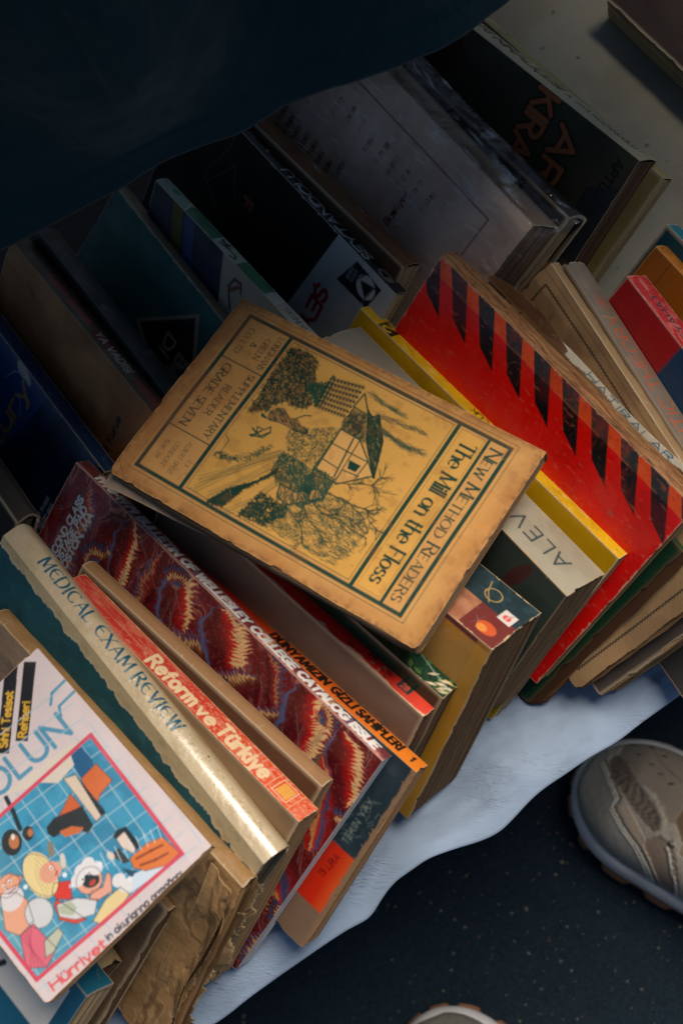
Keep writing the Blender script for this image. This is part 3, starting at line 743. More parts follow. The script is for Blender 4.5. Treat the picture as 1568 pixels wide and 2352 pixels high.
DR = [(-420, 735), (-200, 650), (0, 571), (169, 489), (297, 430), (318, 412), (390, 369), (482, 328), (543, 307), (615, 262), (661, 233), (764, 201), (804, 194), (902, 164), (1010, 118), (1072, 77), (1118, 36), (1164, 0), (1230, -60), (1330, -150), (1480, -270)]
def make_drape():
    z0 = .150
    pts = np.array([at(px, py, z0) for px, py in DR])
    d = np.r_[0, np.cumsum(np.linalg.norm(np.diff(pts[:, :2], axis=0), axis=1))]
    ns, nv = 360, 110
    S = np.linspace(0, d[-1], ns)
    bx_ = np.stack([np.interp(S, d, pts[:, 0]), np.interp(S, d, pts[:, 1])], 1)
    k = np.hanning(13); k /= k.sum()
    bx_ = np.stack([np.convolve(np.pad(bx_[:, i], 6, 'edge'), k, 'valid') for i in (0, 1)], 1)
    tg = np.gradient(bx_, axis=0); tg /= np.linalg.norm(tg, axis=1)[:, None]; nr = np.stack([tg[:, 1], -tg[:, 0]], 1)
    v = np.linspace(0, 1, nv)[:, None]; H = .35
    back = -.03*v-.02*v**2
    fold = .016*np.sin(S[None]*31+1.2+1.1*v)*sst(0, .5, v)+.012*np.sin(S[None]*57+.3-2*v)*sst(.05, .6, v)
    # one fuller fold that stands out
    c0 = d[6]+.0+.0*v; fold = fold+.06*np.exp(-((S[None]-c0)/.05)**2)*sst(.0, .4, v)*sst(1., .5, v)
    fold = fold+(fbm(nv, ns, (14, 22), 31)-.5)*.012*sst(0, .2, v)
    off = back+fold
    # the hem is turned up and stitched
    hem = .0016*((v < .065) & (v > .0))*1.+.0006*np.sin(S[None]*900)*(np.abs(v-.065) < .006)
    off = off+hem
    X = bx_[None, :, 0]+nr[None, :, 0]*off; Y = bx_[None, :, 1]+nr[None, :, 1]*off
    Z = z0+v*H+0*X+.002*np.sin(S[None]*40)*(1-v)
    top = np.stack([X, Y, Z], -1); bk = top-np.concatenate([nr*.0012, np.zeros((ns, 1))], 1)[None]
    n = nv*ns; rl = rim_loop(nv, ns); r2 = np.roll(rl, -1)
    F = np.concatenate([grid_faces(nv, ns)[:, ::-1], grid_faces(nv, ns, n), np.stack([rl, rl+n, r2+n, r2], 1)])
    o = mesh_obj("hanging_cloth", np.concatenate([top.reshape(-1, 3), bk.reshape(-1, 3)]), F, M_NAVY)
    tag(o, "dark navy cloth hanging with its stitched hem over the back row of books", "cloth")
    # unseen shelf that holds it, its overhang shaped to shade the back row
    top_c = np.stack([X[-1], Y[-1]], 1)
    a, b = top_c[0], top_c[-1]; e = (b-a)/np.linalg.norm(b-a); nn = np.array([-e[1], e[0]])
    mid = (a+b)/2
    R = np.array([[e[0], nn[0], 0], [e[1], nn[1], 0], [0, 0, 1.]])
    root = empty("shade_shelf", (mid[0], mid[1], FLOOR), R); tag(root, "unseen upper shelf holding the navy cloth, its overhang added to shade the back row", "shelf")
    zt = z0+H-FLOOR
    xr = .86-float(uvw(mid[0], mid[1])[0])
    mesh_obj("shade_board", box_co(-.75, xr, -.23, .55, zt-.004, zt+.02), BOXF, M_WOOD, root, smooth=False)
    for x in (-.74, xr-.05): mesh_obj("post", box_co(x, x+.04, .5, .54, 0, zt-.0042), BOXF, M_WOOD, root, smooth=False)


def make_board():
    w, h = .40, .44
    c = Canvas(w*1000, h*1000, 1.1, '918e80'); ny, nx = c.ny, c.nx
    c.mul(.86+.28*fbm(ny, nx, 70, 71)); c.mix(sst(.5, .75, fbm(ny, nx, 30, 73))*.35, '76725f'); c.mix(sst(.58, .75, fbm(ny, nx, 90, 75))*.4, '7d6f55')
    r = np.random.default_rng(6)
    for k in range(190): c.ell(r.random()*w*1000, r.random()*h*1000, .7+1.6*r.random()**3, .7+1.4*r.random()**3, '2c2823', alpha=.5+.5*r.random())
    o = along(.40, -.21, 0)
    root = None
    def place(P, Q, d):
        s_ = .40+P/1000; b_ = -.21-h+Q/1000
        return np.stack([E0[0]+s_*EDIR[0]+b_*OUT[0], E0[1]+s_*EDIR[1]+b_*OUT[1], np.full(P.shape, -.0004)-d], -1)
    ob = sheet("board", c, place, .0028, M_PAPER, None, '8f8b7c')
    tag(ob, "off white speckled board lying under the books at top right", "board")

# ------------------------------------------------------------------ the shoes on the floor
def shoe_halfwidth(x, toe=.075, w0=.052):
    x = np.asarray(x, float)
    t = np.clip(x/toe, 0, 1)
    w = w0*(1-(1-t)**2.3)**.52
    w = w*(1-.16*sst(.12, .19, x)+.05*sst(.2, .26, x))
    h = np.clip((x-.235)/.055, 0, 1)
    return w*np.sqrt(np.clip(1-h**2.6, 0, 1))

def shoe_canvas(tone):
    c = Canvas(292, 130, .7, 'a39c91'); oy = 65.
    def T(p): return [(x+2, y+oy) for x, y in p]
    n = fbm(c.ny, c.nx, 30, 41)
    c.mul(.85+.3*n)
    # suede toe box and side panels, a little browner
    c.poly(T([(24, -12), (24, -45), (60, -58), (95, -55), (105, -20), (96, 6), (84, 8), (66, -6)]), '84786b', .85)
    # smooth grey mudguard round the toe
    md = [(0, 0), (4, 22), (16, 42), (30, 62), (140, 64), (112, 54), (97, 48), (89, 43), (73, 33), (57, 26), (44, 18), (46, 9), (40, 5), (19, -10), (12, -30), (20, -62), (0, -62)]
    c.poly(T(md), '94918a')
    for k in range(70):
        x = 6+k*1.5; c.line(T([(x, 60), (x+3, 36-.1*k), (x+5, 6)]), .35, '4e4f4e', .35)
    # wedge of lighter leather
    c.poly(T([(46, 16), (50, 12), (63, 18), (76, 32), (78, 36), (60, 27)]), 'ab9b88')
    c.poly(T([(74, 30), (84, 20), (96, 22), (118, 50), (104, 50), (90, 43)]), '857667')
    # woven insert
    ov = [(20, -13), (22, -20), (27, -21), (34, -18), (50, -8), (68, 1), (78, 9), (81, 16), (78, 20), (71, 18), (58, 13), (45, 6), (31, -2)]
    c.poly(T(ov), '7d7166')
    for i in range(26):
        for j in range(12):
            x = 24+i*2.2; y = -19+j*1.6+(i % 2)*.8+.62*(x-24)-.0*i
            q = np.array([x, y-6])
            if inside(q, ov): c.line(T([(q[0], q[1]), (q[0]+1.1, q[1]+.5)]), .7, '332c28', .9)
    c.line(T(ov+[ov[0]]), .8, '8d867a', .8)
    # rows of stitches
    def stitch(pts, step, col='dad8ce', w=1.05, offs=0.):
        p = np.array(pts, float); d = np.r_[0, np.cumsum(np.linalg.norm(np.diff(p, axis=0), axis=1))]
        for s_ in np.arange(offs, d[-1], step):
            x = np.interp(s_, d, p[:, 0]); y = np.interp(s_, d, p[:, 1])
            x2 = np.interp(s_+step*.5, d, p[:, 0]); y2 = np.interp(s_+step*.5, d, p[:, 1])
            c.line(T([(x, y), (x2, y2)]), w, col, .9)
    e = [(17, -11), (38, 7), (43, 11), (42, 19), (56, 28), (72, 35), (88, 45), (96, 50), (125, 56)]
    stitch(e, 2.3); stitch([(x-1.3, y+1.6) for x, y in e], 2.3, offs=1.1); stitch([(x+1.2, y-1.5) for x, y in e], 2.6, '3a3733')
    stitch([(52, 13), (63, 20), (74, 27), (78, 34), (84, 38), (95, 46)], 2.6, 'c4b49c')
    stitch([(70, -2), (82, 10), (84, 17), (80, 22)], 2.2, 'b8a58c')
    stitch([(30, -48), (60, -30), (92, -22), (100, -8)], 2., '40362d', .6)
    # punched vent slots
    for x, y in ((39, -29), (51, -26), (61, -23), (72, -20), (30, -36), (44, -40), (56, -38)):
        c.line(T([(x-1.3, y+.8), (x+1.6, y-.8)]), 1.2, '1c1a1a')
    # tongue, eyestay and the pale strip
    c.poly(T([(92, -30), (180, -22), (180, 22), (100, 16), (88, 4)]), '6e5a44')
    for k in range(6):
        c.line(T([(100+k*11, -26), (104+k*11, 24)]), 3.4, '8a7a62'); c.line(T([(100+k*11, -26), (104+k*11, 24)]), 1.2, 'a8987e', .6)
    c.line(T([(93, 25), (104, 38), (118, 52), (130, 58)]), 1.7, 'c9cbc8')
    c.ell(94+2, 22+oy, 3.2, 2.4, '2a2624'); c.ell(95+2, 21+oy, 2, 1.4, 'a9a9a4')
    c.line(T([(100, 30), (112, 50)]), .7, '4a4036'); stitch([(97, 24), (110, 44), (122, 57)], 2.2, 'b5a184', .6)
    c.ell(222+2, oy, 36, 24, '6a5a48'); c.ell(224+2, oy, 31, 19, '17130f')
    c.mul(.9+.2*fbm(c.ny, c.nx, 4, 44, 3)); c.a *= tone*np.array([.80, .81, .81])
    return c

def inside(q, poly):
    r = False; n = len(poly)
    for k in range(n):
        (xa, ya), (xb, yb) = poly[k], poly[(k+1) % n]
        if (ya > q[1]) != (yb > q[1]) and q[0] < (xb-xa)*(q[1]-ya)/(yb-ya)+xa: r = not r
    return r

M_SHOE = ink_mat("shoe_leather", .6, .08, .3, .5, 700)
def plain_mat(name, col, rough, bump=.3, scale=300, spec=.4):
    m, nt, b = new_mat(name); n, bp, tc = add_bump(nt, b, scale, bump)
    n2 = nt.nodes.new("ShaderNodeTexNoise"); n2.inputs["Scale"].default_value = 25; n2.inputs["Detail"].default_value = 7; nt.links.new(tc.outputs["Object"], n2.inputs["Vector"])
    r = nt.nodes.new("ShaderNodeValToRGB"); r.color_ramp.elements[0].position = .3; r.color_ramp.elements[1].position = .65
    r.color_ramp.elements[0].color = (*(np.array(col)*.7), 1); r.color_ramp.elements[1].color = (*col, 1)
    nt.links.new(n2.outputs[0], r.inputs[0]); nt.links.new(r.outputs[0], b.inputs["Base Color"])
    b.inputs["Roughness"].default_value = rough; b.inputs["Specular IOR Level"].default_value = spec
    return m
M_MID = plain_mat("midsole_foam", (.55, .56, .58), .55)
M_GUM = plain_mat("gum_rubber", (.22, .10, .055), .65)

def sneaker(label, toe, axis, mirror, tone):
    A = np.array([axis[0], axis[1], 0.]); A /= np.linalg.norm(A); N = np.array([A[1], -A[0], 0.])
    if mirror: N = -N
    R = np.stack([A, N, np.array([0, 0, 1.])], 1)
    if np.linalg.det(R) < 0: R2 = np.stack([A, -N, np.array([0, 0, 1.])], 1); sg = -1
    else: R2 = R; sg = 1
    root = empty("sneaker", (toe[0], toe[1], FLOOR), R2); tag(root, label, "shoe", "pair of grey brown sneakers")
    def fix(co):
        co = np.asarray(co, float).copy(); co[:, 1] *= sg; return co
    def flip(f):
        f = np.asarray(f); return f[:, ::-1] if sg > 0 else f
    # closed outline rings
    m = 160
    def ring(w0, x0, x1, z, wob=None, toe_=.075):
        t = np.linspace(0, 2*np.pi, m, endpoint=False)
        xs = x0+(x1-x0)*(.5-.5*np.cos(t)); w = shoe_halfwidth((xs-x0)/(x1-x0)*.29, toe_, w0)
        y = np.where(t <= np.pi, w, -w)
        c = np.stack([xs, y, np.full(m, z) if np.ndim(z) == 0 else z], 1)
        if wob is not None:
            nrm = np.stack([np.gradient(y), -np.gradient(xs)], 1); nrm /= np.linalg.norm(nrm, axis=1)[:, None]+1e-9
            s_ = np.sign((nrm*(c[:, :2]-[.14, 0])).sum(1)); c[:, :2] += nrm*s_[:, None]*wob[:, None]
        return c
    def tube(rings, cap=True):
        co = np.concatenate(rings); k = len(rings); f = []
        i = np.arange(m); j = (i+1) % m
        for r in range(k-1): f.append(np.stack([r*m+i, r*m+j, (r+1)*m+j, (r+1)*m+i], 1))
        f = np.concatenate(f); t = []
        if cap:
            for b, rev in ((0, False), ((k-1)*m, True)):
                cidx = len(co); co = np.concatenate([co, co[b:b+m].mean(0)[None]])
                tt = np.stack([b+i, b+j, np.full(m, cidx)], 1); t.append(tt[:, ::-1] if not rev else tt)
            t = np.concatenate(t)
        return co, f, t
    tt = np.linspace(0, 2*np.pi, m, endpoint=False)
    # rounded lugs along the outsole
    lug = .0022*np.where(np.sin(tt*21)+.4*np.sin(tt*47+1) > -.25, 1., -.8)
    spring = .012*np.clip(1-(.5-.5*np.cos(tt))*.29/.05, 0, 1)**2
    co, f, t = tube([ring(.0545, .003, .287, .0005+spring, lug*.4), ring(.0575, .0, .29, .004+spring, lug), ring(.0575, .0, .29, .012+spring*.8, lug*.9), ring(.0555, .002, .288, .017+spring*.6)])
    o = mesh_obj("outsole", fix(co), flip(f), M_GUM, root, tris=flip(t))
    wave = .0025*np.sin(tt*6+.6)*(tt < np.pi)
    co, f, t = tube([ring(.054, .003, .287, .0165+spring*.6+wave), ring(.0565, .0005, .289, .020+spring*.5+wave), ring(.0555, .001, .289, .027+spring*.3), ring(.052, .005, .286, .036), ring(.0495, .008, .283, .0375), ring(.046, .012, .28, .036)])
    mesh_obj("midsole", fix(co), flip(f), M_MID, root, tris=flip(t))
    # upper
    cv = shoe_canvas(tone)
    nx, nt_ = 300, 170
    xs = .007+.276*(np.linspace(0, 1, nx)**1.15); w = shoe_halfwidth((xs-.005)/.28*.29, .075, .0495)
    h = .010+.026*sst(0, .05, xs)+.012*sst(.05, .12, xs)+.045*sst(.11, .2, xs)+.012*sst(.2, .27, xs)
    h = h*np.clip(w/.02, .15, 1)**.6
    a = np.linspace(0, np.pi, nt_)
    cy = np.sign(np.cos(a))*np.abs(np.cos(a))**.72; sz = np.abs(np.sin(a))**.78
    X = np.repeat(xs[None], nt_, 0); Y = cy[:, None]*w[None]; Z = .033+sz[:, None]*h[None]
    ci = np.clip((X*1000+2)/cv.res, 0, cv.nx-1).astype(int); cj = np.clip((Y*1000+65)/cv.res, 0, cv.ny-1).astype(int)
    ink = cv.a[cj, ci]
    lum = ink.mean(-1)
    relief = np.clip((lum-lum.mean())*.012, -.0012, .0012)
    Z = Z+relief
    fd = np.stack([X, Y, Z], -1).reshape(-1, 3)
    ff = grid_faces(nt_, nx)
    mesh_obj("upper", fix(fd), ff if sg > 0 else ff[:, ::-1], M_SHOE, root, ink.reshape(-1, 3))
    # laces over the tongue
    for k in range(4):
        x = .112+k*.017; yy = np.linspace(-.024, .024, 14)
        hx = np.interp(x, xs, h); wx = np.interp(x, xs, w)
        zz = .033+hx*np.clip(1-(np.abs(yy)/wx)**1.9, 0, 1)**.55+.002
        c = []; q = []
        for i, (y_, z_) in enumerate(zip(yy, zz)):
            for b in range(6):
                an = b*1.047; c.append((x+.0026*math.cos(an)+.012*y_/.024*(1 if k % 2 else -1)*.3, y_, z_+.0013*math.sin(an)))
        for i in range(13):
            for b in range(6): q.append((i*6+b, i*6+(b+1) % 6, i*6+6+(b+1) % 6, i*6+6+b))
        mesh_obj("lace", fix(c), q, M_LACE, root)
    return root
M_LACE = plain_mat("lace_cord", (.20, .17, .12), .8, .6, 900)

def make_shoes():
    t = at(1328, 1768, FLOOR+.02); p2 = at(1328+300*.857, 1765+300*.515, FLOOR+.02)
    sneaker("grey brown sneaker at right whose toe goes under the white cloth edge", t, (p2-t)[:2], False, 1.05)
    t = at(990, 2320, FLOOR+.02); p2 = at(990+90, 2320+240, FLOOR+.02)
    sneaker("toe of a grey sneaker rising from the bottom edge on the dark floor", t, (p2-t)[:2], True, .55)  # lower tone paints the shade on this shoe into its colour

# ------------------------------------------------------------------ printed covers
MILL = dict(
foliage=[(40.1,31.4),(40.8,13),(48,10.6),(58,12.5),(59.5,18.4),(62.6,23.1),(65.2,31.3),(69.0,35.5),(66.0,39.9),(60.9,41.2),(55.7,40.9),(51.7,45.3),(49.5,50.8),(41.9,55.7),(41.8,45.6)],
shrub2=[(60.1,26.7),(68.9,20.6),(69.7,15.9),(72.3,22.0),(73.5,31.9),(70.9,35.5)],
ladder=[(68.9,16.9),(86.4,12.9),(86.9,34.3),(71.5,36.2)],
girl=[(52.7,52.4),(52.1,48.8),(54.7,45.2),(58.1,44.4),(63.1,47.3),(67.2,46.0),(70.7,48.3),(73.3,47.8),(74.9,50.1),(72.3,52.1),(68.9,52.9),(63.6,52.3),(59.0,52.9),(54.8,54.1)],
feet1=[(51.9,48.4),(50.3,52.0),(49.9,48.5)],
feet2=[(54.6,53.8),(49.9,54.3),(48.7,51.8)],
dog=[(51.0,65.8),(53.8,64.2),(51.9,60.0),(55.8,59.9),(57.7,56.8),(59.5,59.4),(57.7,64.0),(54.3,64.9),(52.2,66.2)],
housewall=[(89.4,39.7),(101.3,40.2),(111.1,47.9),(118.0,54.1),(104.6,66.9),(91.1,65.5)],
upperwall=[(87.6,35.5),(88.5,26.6),(96.7,27.2),(105.1,40.1),(101.6,40.5),(89.7,40.1)],
gable=[(89.0,16.8),(88.0,25.8),(97.8,26.6)],
roof=[(95.7,24.1),(99.7,26.5),(102.1,23.6),(111.6,35.3),(118.8,54.6),(105.4,39.9)],
eaves=[(89.4,39.7),(90.1,66.1)],
beam=[(98.0,41.0),(101.4,63.7)],
t1=[(90.0,48.7),(100.7,48.8)],
t2=[(90.8,58.5),(100.4,59.2)],
t3=[(101.3,40.2),(103.4,66.6)],
t4=[(100.7,48.8),(110.7,48.7)],
t5=[(103.0,58.7),(111.8,57.7)],
t6=[(111.4,48.3),(111.1,58.1)],
win=[(103.2,52.5),(109.4,52.5),(109.0,56.3),(104.9,56.6)],
win2=[(91.9,33.1),(98.8,33.3),(99.3,37.1),(94.3,36.9)],
wing=[(90.6,64.8),(102.4,65.1),(103.4,76.6),(95.5,86.2),(90.3,84.3),(90.5,76.0)],
lowwall=[(82.9,87.6),(80.3,81.0),(89.7,80.6),(98.4,73.5),(103.4,76.6),(90.2,88.3)],
lowwin=[(92.0,78.2),(92.3,74.5),(96.3,74.7),(96.5,79.2)],
lowroof=[(71.5,76.8),(71.1,64.7),(81.2,65.1),(90.4,65.9),(97.4,72.0),(89.7,80.6),(79.6,81.4)],
hedge=[(53.6,107.6),(61.5,106.0),(65.7,92.4),(75.4,76.7),(74.5,74.1),(69.5,85.2),(58.7,96.5)],
hill1=[(42.8,103.7),(48.9,94.0),(57.9,78.5),(69.9,64.4)],
hill2=[(41.8,98.1),(55.9,82.8),(69.7,65.5)],
hill3=[(51.2,102.9),(60.5,89.3),(69.5,73.9)],
hill4=[(63.2,107.0),(72.2,94.7),(77.4,79.6)],
bushline=[(42.2,83.3),(50.2,81.9),(58.0,75.9),(63.9,65.7)],
shore=[(43.7,82.5),(43.8,74.1),(40.2,72.0)],
lowdark=[(71.0,105.5),(74.4,89.4),(84.3,89.7),(89.5,88.7),(92.7,94.8),(86.2,103.6)],
hatch=[(86.2,103.6),(90.0,89.5),(97.7,81.0),(103.5,72.5),(119.0,71.6),(126.8,74.9),(131.9,82.8),(131.4,94.8),(126.6,104.4),(105.7,104.0)],
tree1=[(102.8,72.9),(117.6,72.4),(125.2,71.0),(129.3,71.5),(131.5,69.2)],
tree1b=[(125.2,71.0),(130.3,75.9),(135.4,77.3)],
tree1c=[(118.1,73.1),(126.2,75.3),(132.8,81.3)],
tree2=[(116.3,60.1),(120.9,58.5),(121.0,54.4),(122.1,51.7)],
tree2b=[(120.9,58.5),(125.5,59.8)],
tree0=[(104.1,66.2),(110.8,63.3),(116.3,60.1)],
b1=[(98.4,80.6),(107.0,83.5),(116.4,82.0),(125.2,83.8),(133.5,83.8)],
b2=[(95.9,84.0),(102.3,89.2),(111.4,92.8),(120.2,97.5)],
b3=[(90.5,90.2),(102.0,94.4),(107.9,101.7)],
b4=[(105.1,80.6),(112.3,81.4),(120.1,78.9),(127.6,80.4)],
sky1=[(101.1,23.6),(114.6,22.2),(127.8,20.9)],
sky2=[(105.8,29.3),(118.5,31.4),(133.9,30.7)],
sky3=[(91.8,15.2),(102.9,17.4),(114.3,17.2)],
sky4=[(107.5,30.4),(120.9,32.1),(128.3,31.9)],
grass=[(66.1,56.1),(67.3,53.4),(85.4,40.9),(89.2,40.8),(89.4,64.5),(72.0,63.2)],
)
def scribble(c, poly, n, length, ang, w, col, seed, alpha=.8, spread=.35):
    """pen hatching inside an outline"""
    r = np.random.default_rng(seed); p = np.array(poly); lo, hi = p.min(0), p.max(0); k = 0; tries = 0
    while k < n and tries < n*6:
        tries += 1
        q = lo+(hi-lo)*r.random(2)
        if not inside(q, poly): continue
        a = math.radians(ang)+r.normal()*spread; L = length*(.4+r.random())
        d = np.array([math.cos(a), math.sin(a)])*L/2; b = np.array([-d[1], d[0]])*r.normal()*.25
        c.line([q-d, q+b, q+d], w*(.6+.8*r.random()), col, alpha); k += 1

def twig(c, pts, w, col, seed, n=7, L=7, depth=2):
    r = np.random.default_rng(seed); pts = np.array(pts, float)
    c.line(pts, w, col, .9)
    if depth == 0: return
    for k in range(n):
        i = r.integers(len(pts)-1); t = r.random(); q = pts[i]*(1-t)+pts[i+1]*t; d = pts[i+1]-pts[i]
        a = math.atan2(d[1], d[0])+r.choice([-1, 1])*(.35+.5*r.random()); l = L*(.4+.8*r.random())
        e = [q]
        for s_ in range(3):
            a += r.normal()*.25; q = q+np.array([math.cos(a), math.sin(a)])*l/3; e.append(q)
        twig(c, e, w*.6, col, seed*7+k, max(2, n//2), L*.5, depth-1)

def mill_front(L, W):
    c = Canvas(L, W, .42, 'cf9d5c'); G = '123f35'; S = '1d4438'; M = MILL
    n = fbm(c.ny, c.nx, 60, 3); c.mix(sst(.35, .8, n)*.35, 'c98a45')
    c.mix(sst(.55, .75, fbm(c.ny, c.nx, 9, 8, 3))*.12, 'b97b40')
    c.mix((sst(39.5, 40.5, c.X)*sst(158, 157, c.X))[None]*(sst(9, 10, c.Y)*sst(107, 106, c.Y))[:, None]*.65, 'dca84c')
    # frames
    c.frame(7, 4.2, 172.2, 111.6, .35, S, .8)
    c.frame(10.2, 7.2, 169.2, 108.8, 2.1, G)
    for x, w in ((37.4, 2.0), (140.2, 2.1), (157.5, 1.7)): c.rect(x-w/2, 7.2, x+w/2, 108.8, G)
    for y in (34.5, 81.2): c.rect(11, y-.3, 36.6, y+.3, G)
    c.frame(40, 9.6, 137.8, 106.2, .35, S, .8); c.frame(142.6, 9.6, 155.6, 106.2, .3, S, .75)
    # words: the title side of the cover lies towards the right of the sheet
    kw = dict(rot=90, pen='serif', align='c')
    c.text("The Mill on the Floss", 146.2, 58, 8.2, G, wt=.17, sp=.15, sx=1.0, fit=86, **kw)
    c.text("New Method Readers", 160.3, 58, 6.6, G, wt=.17, sp=.15, small=.76, fit=92, **kw)
    c.text("GRADE SEVEN", 15.2, 57.8, 4.6, G, wt=.16, sp=.2, fit=41, **kw)
    c.text("READER", 23.2, 57.8, 3.7, G, wt=.15, sp=.22, fit=19.5, **kw)
    c.text("SUPPLEMENTARY", 30.4, 57.8, 3.7, G, wt=.15, sp=.22, fit=42, **kw)
    for t, x, f in (("LONGMANS", 31.5, 21), ("GREEN", 26, 13), ("&", 20.6, 2.4), ("CO. LTD", 14.6, 16)):
        c.text(t, x, 21.4, 3.2, G, wt=.14, sp=.2, fit=f, alpha=.85, **kw)
    for t, x, f in (("43", 32, 4), ("ALBERT DRIVE", 26.5, 20), ("LONDON", 20.8, 14), ("S.W. 19", 15.4, 11)):
        c.text(t, x, 95, 2.3, G, wt=.15, sp=.25, fit=f, alpha=.6, **kw)
    # the drawing
    K = '1f4a3a'
    c.mix(np.zeros((c.ny, c.nx)), K)
    c.poly(M['foliage'], '1c4236', .55); scribble(c, M['foliage'], 884, 3.2, 60, .35, '12332a', 1, .9, .8)
    scribble(c, M['foliage'], 110, 1.6, 40, .3, 'b98247', 2, .6, .9)
    c.poly(M['shrub2'], K, .4); scribble(c, M['shrub2'], 340, 2.4, 30, .35, K, 3, .9, 1.2)
    ld = np.array(M['ladder']); c.poly(ld, K, .35)
    for k in range(7):
        t = (k+.5)/7; a = ld[0]*(1-t)+ld[3]*t; b = ld[1]*(1-t)+ld[2]*t
        c.seg(a, b, 1.5, '16382d', .95)
        for j in range(9):
            u = (j+.5)/9; q = a*(1-u)+b*u; c.seg(q, q+(ld[3]-ld[0])/9*.6, .6, 'd29a55', .9)
    c.poly(M['girl'], '1d4035', .95); c.ell(74, 50.2, 2.1, 1.9, '112d26'); c.poly(M['feet1'], K); c.poly(M['feet2'], K)
    scribble(c, M['girl'], 102, 3, 20, .3, 'b98247', 4, .6)
    c.line([(66, 46.5), (69, 42.5), (72, 41)], .7, K); c.line(M['dog']+[M['dog'][0]], .7, K)
    c.line([(55, 61), (52, 66)], 1, K); c.line([(50, 62), (56, 64), (59, 60)], .9, K)
    # half timbered mill
    c.poly(M['upperwall'], K, .6); scribble(c, M['upperwall'], 153, 3, 90, .35, '12332a', 5)
    c.poly(M['housewall'], 'e0ab62'); c.line(M['housewall']+[M['housewall'][0]], .8, K)
    for k in ('eaves', 'beam', 't1', 't2', 't3', 't4', 't5', 't6'): c.line(M[k], .9 if k in ('eaves', 'beam') else .65, K)
    c.poly(M['win'], '143c30'); c.poly(M['win2'], '12332a'); c.line(M['win']+[M['win'][0]], .5, K)
    c.poly(M['roof'], K, .55); scribble(c, M['roof'], 340, 2.6, 35, .35, '14382c', 6, .9, .3); c.line(M['roof']+[M['roof'][0]], 1., '12332a')
    c.line(M['gable']+[M['gable'][0]], .8, K)
    c.poly(M['wing'], K, .25); scribble(c, M['wing'], 289, 3.4, 75, .35, K, 7, .85); c.line(M['wing']+[M['wing'][0]], .7, K)
    c.poly(M['lowwall'], 'cf9650', .7); c.poly(M['lowroof'], K, .3); scribble(c, M['lowroof'], 510, 2.6, 60, .38, K, 8, .85, .6)
    c.line(M['lowwall']+[M['lowwall'][0]], .8, K); c.poly(M['lowwin'], '143c30')
    scribble(c, M['lowwall'], 102, 4, 60, .4, K, 9, .7)
    scribble(c, M['grass'], 714, 1.6, 80, .28, K, 10, .6, .8)
    c.poly(M['hedge'], K, .45); scribble(c, M['hedge'], 714, 2.2, 100, .38, '14392d', 11, .9, .9)
    for k in ('hill1', 'hill2', 'hill3', 'hill4'):
        p = np.array(M[k]); d = np.array([.5, 1.0])
        for j in range(4): c.line(p+d*(j*1.15)+np.random.default_rng(j).normal(size=p.shape)*.3, .32, K, .75)
    r = np.random.default_rng(12); bl = np.array(M['bushline'])
    for k in range(150):
        t = r.random()*(len(bl)-1.001); i = int(t); q = bl[i]+(bl[i+1]-bl[i])*(t-i)+r.normal(size=2)*.9
        a = r.normal()*.8; c.seg(q, q+np.array([math.cos(a), math.sin(a)])*1.6, .4, K, .85)
    c.line(M['shore'], .4, K); scribble(c, M['lowdark'], 561, 2.4, 100, .4, '14392d', 13, .9, 1.2)
    # wood on the right: fine upright strokes with boughs over them
    scribble(c, M['hatch'], 1054, 3.4, 4, .22, K, 14, .6, .12); scribble(c, M['hatch'], 408, 2.0, 60, .3, K, 15, .7, 1.2)
    for i, k in enumerate(('tree1', 'tree1b', 'tree1c', 'tree2', 'tree2b', 'tree0', 'b1', 'b2', 'b3', 'b4')):
        twig(c, M[k], .75 if k in ('tree1', 'b1') else .55, '1a3f33', 30+i, 7, 7)
    for i, k in enumerate(('sky1', 'sky2', 'sky3', 'sky4')):
        p = np.array(M[k]); scribble(c, np.concatenate([p+[-1.6, -1.2], (p+[1.6, 1.4])[::-1]]).tolist(), 90, 4.5, math.degrees(math.atan2(*(p[-1]-p[0])[::-1])), .25, K, 50+i, .55, .2)
        c.line(p, .35, K, .7)
    # handling: foxing, softened corners, a fold by the lower corner
    r = np.random.default_rng(77)
    for k in range(60): c.ell(r.random()*L, r.random()*W, .4+.9*r.random()**2, .4+.9*r.random()**2, '8a4f26', alpha=.16+.25*r.random())
    d = c.border(); e = fbm(c.ny, c.nx, 14, 5)
    c.mix(sst(9, 2, d)*.25, 'b97c42'); c.mix(sst(13, 0, d)*.42*e*1.6, '8b5530'); c.mix(sst(3.2, 0, d)*.55*sst(.35, .65, fbm(c.ny, c.nx, 5, 6)), '5d3a26'); c.mix(sst(40, 0, c.X)[None]*sst(.3, .6, fbm(c.ny, c.nx, 26, 16))*.4, '9a5a38'); c.mix(sst(.6, .72, fbm(c.ny, c.nx, 16, 26))*.22, '8a5530')
    c.line([(0, W-9), (4, W-5), (10, W)], .5, '7a5233', .7)
    c.wear(5, 'c79a62', .5, 1.2, .12, 26, 'e2bb80')
    return c

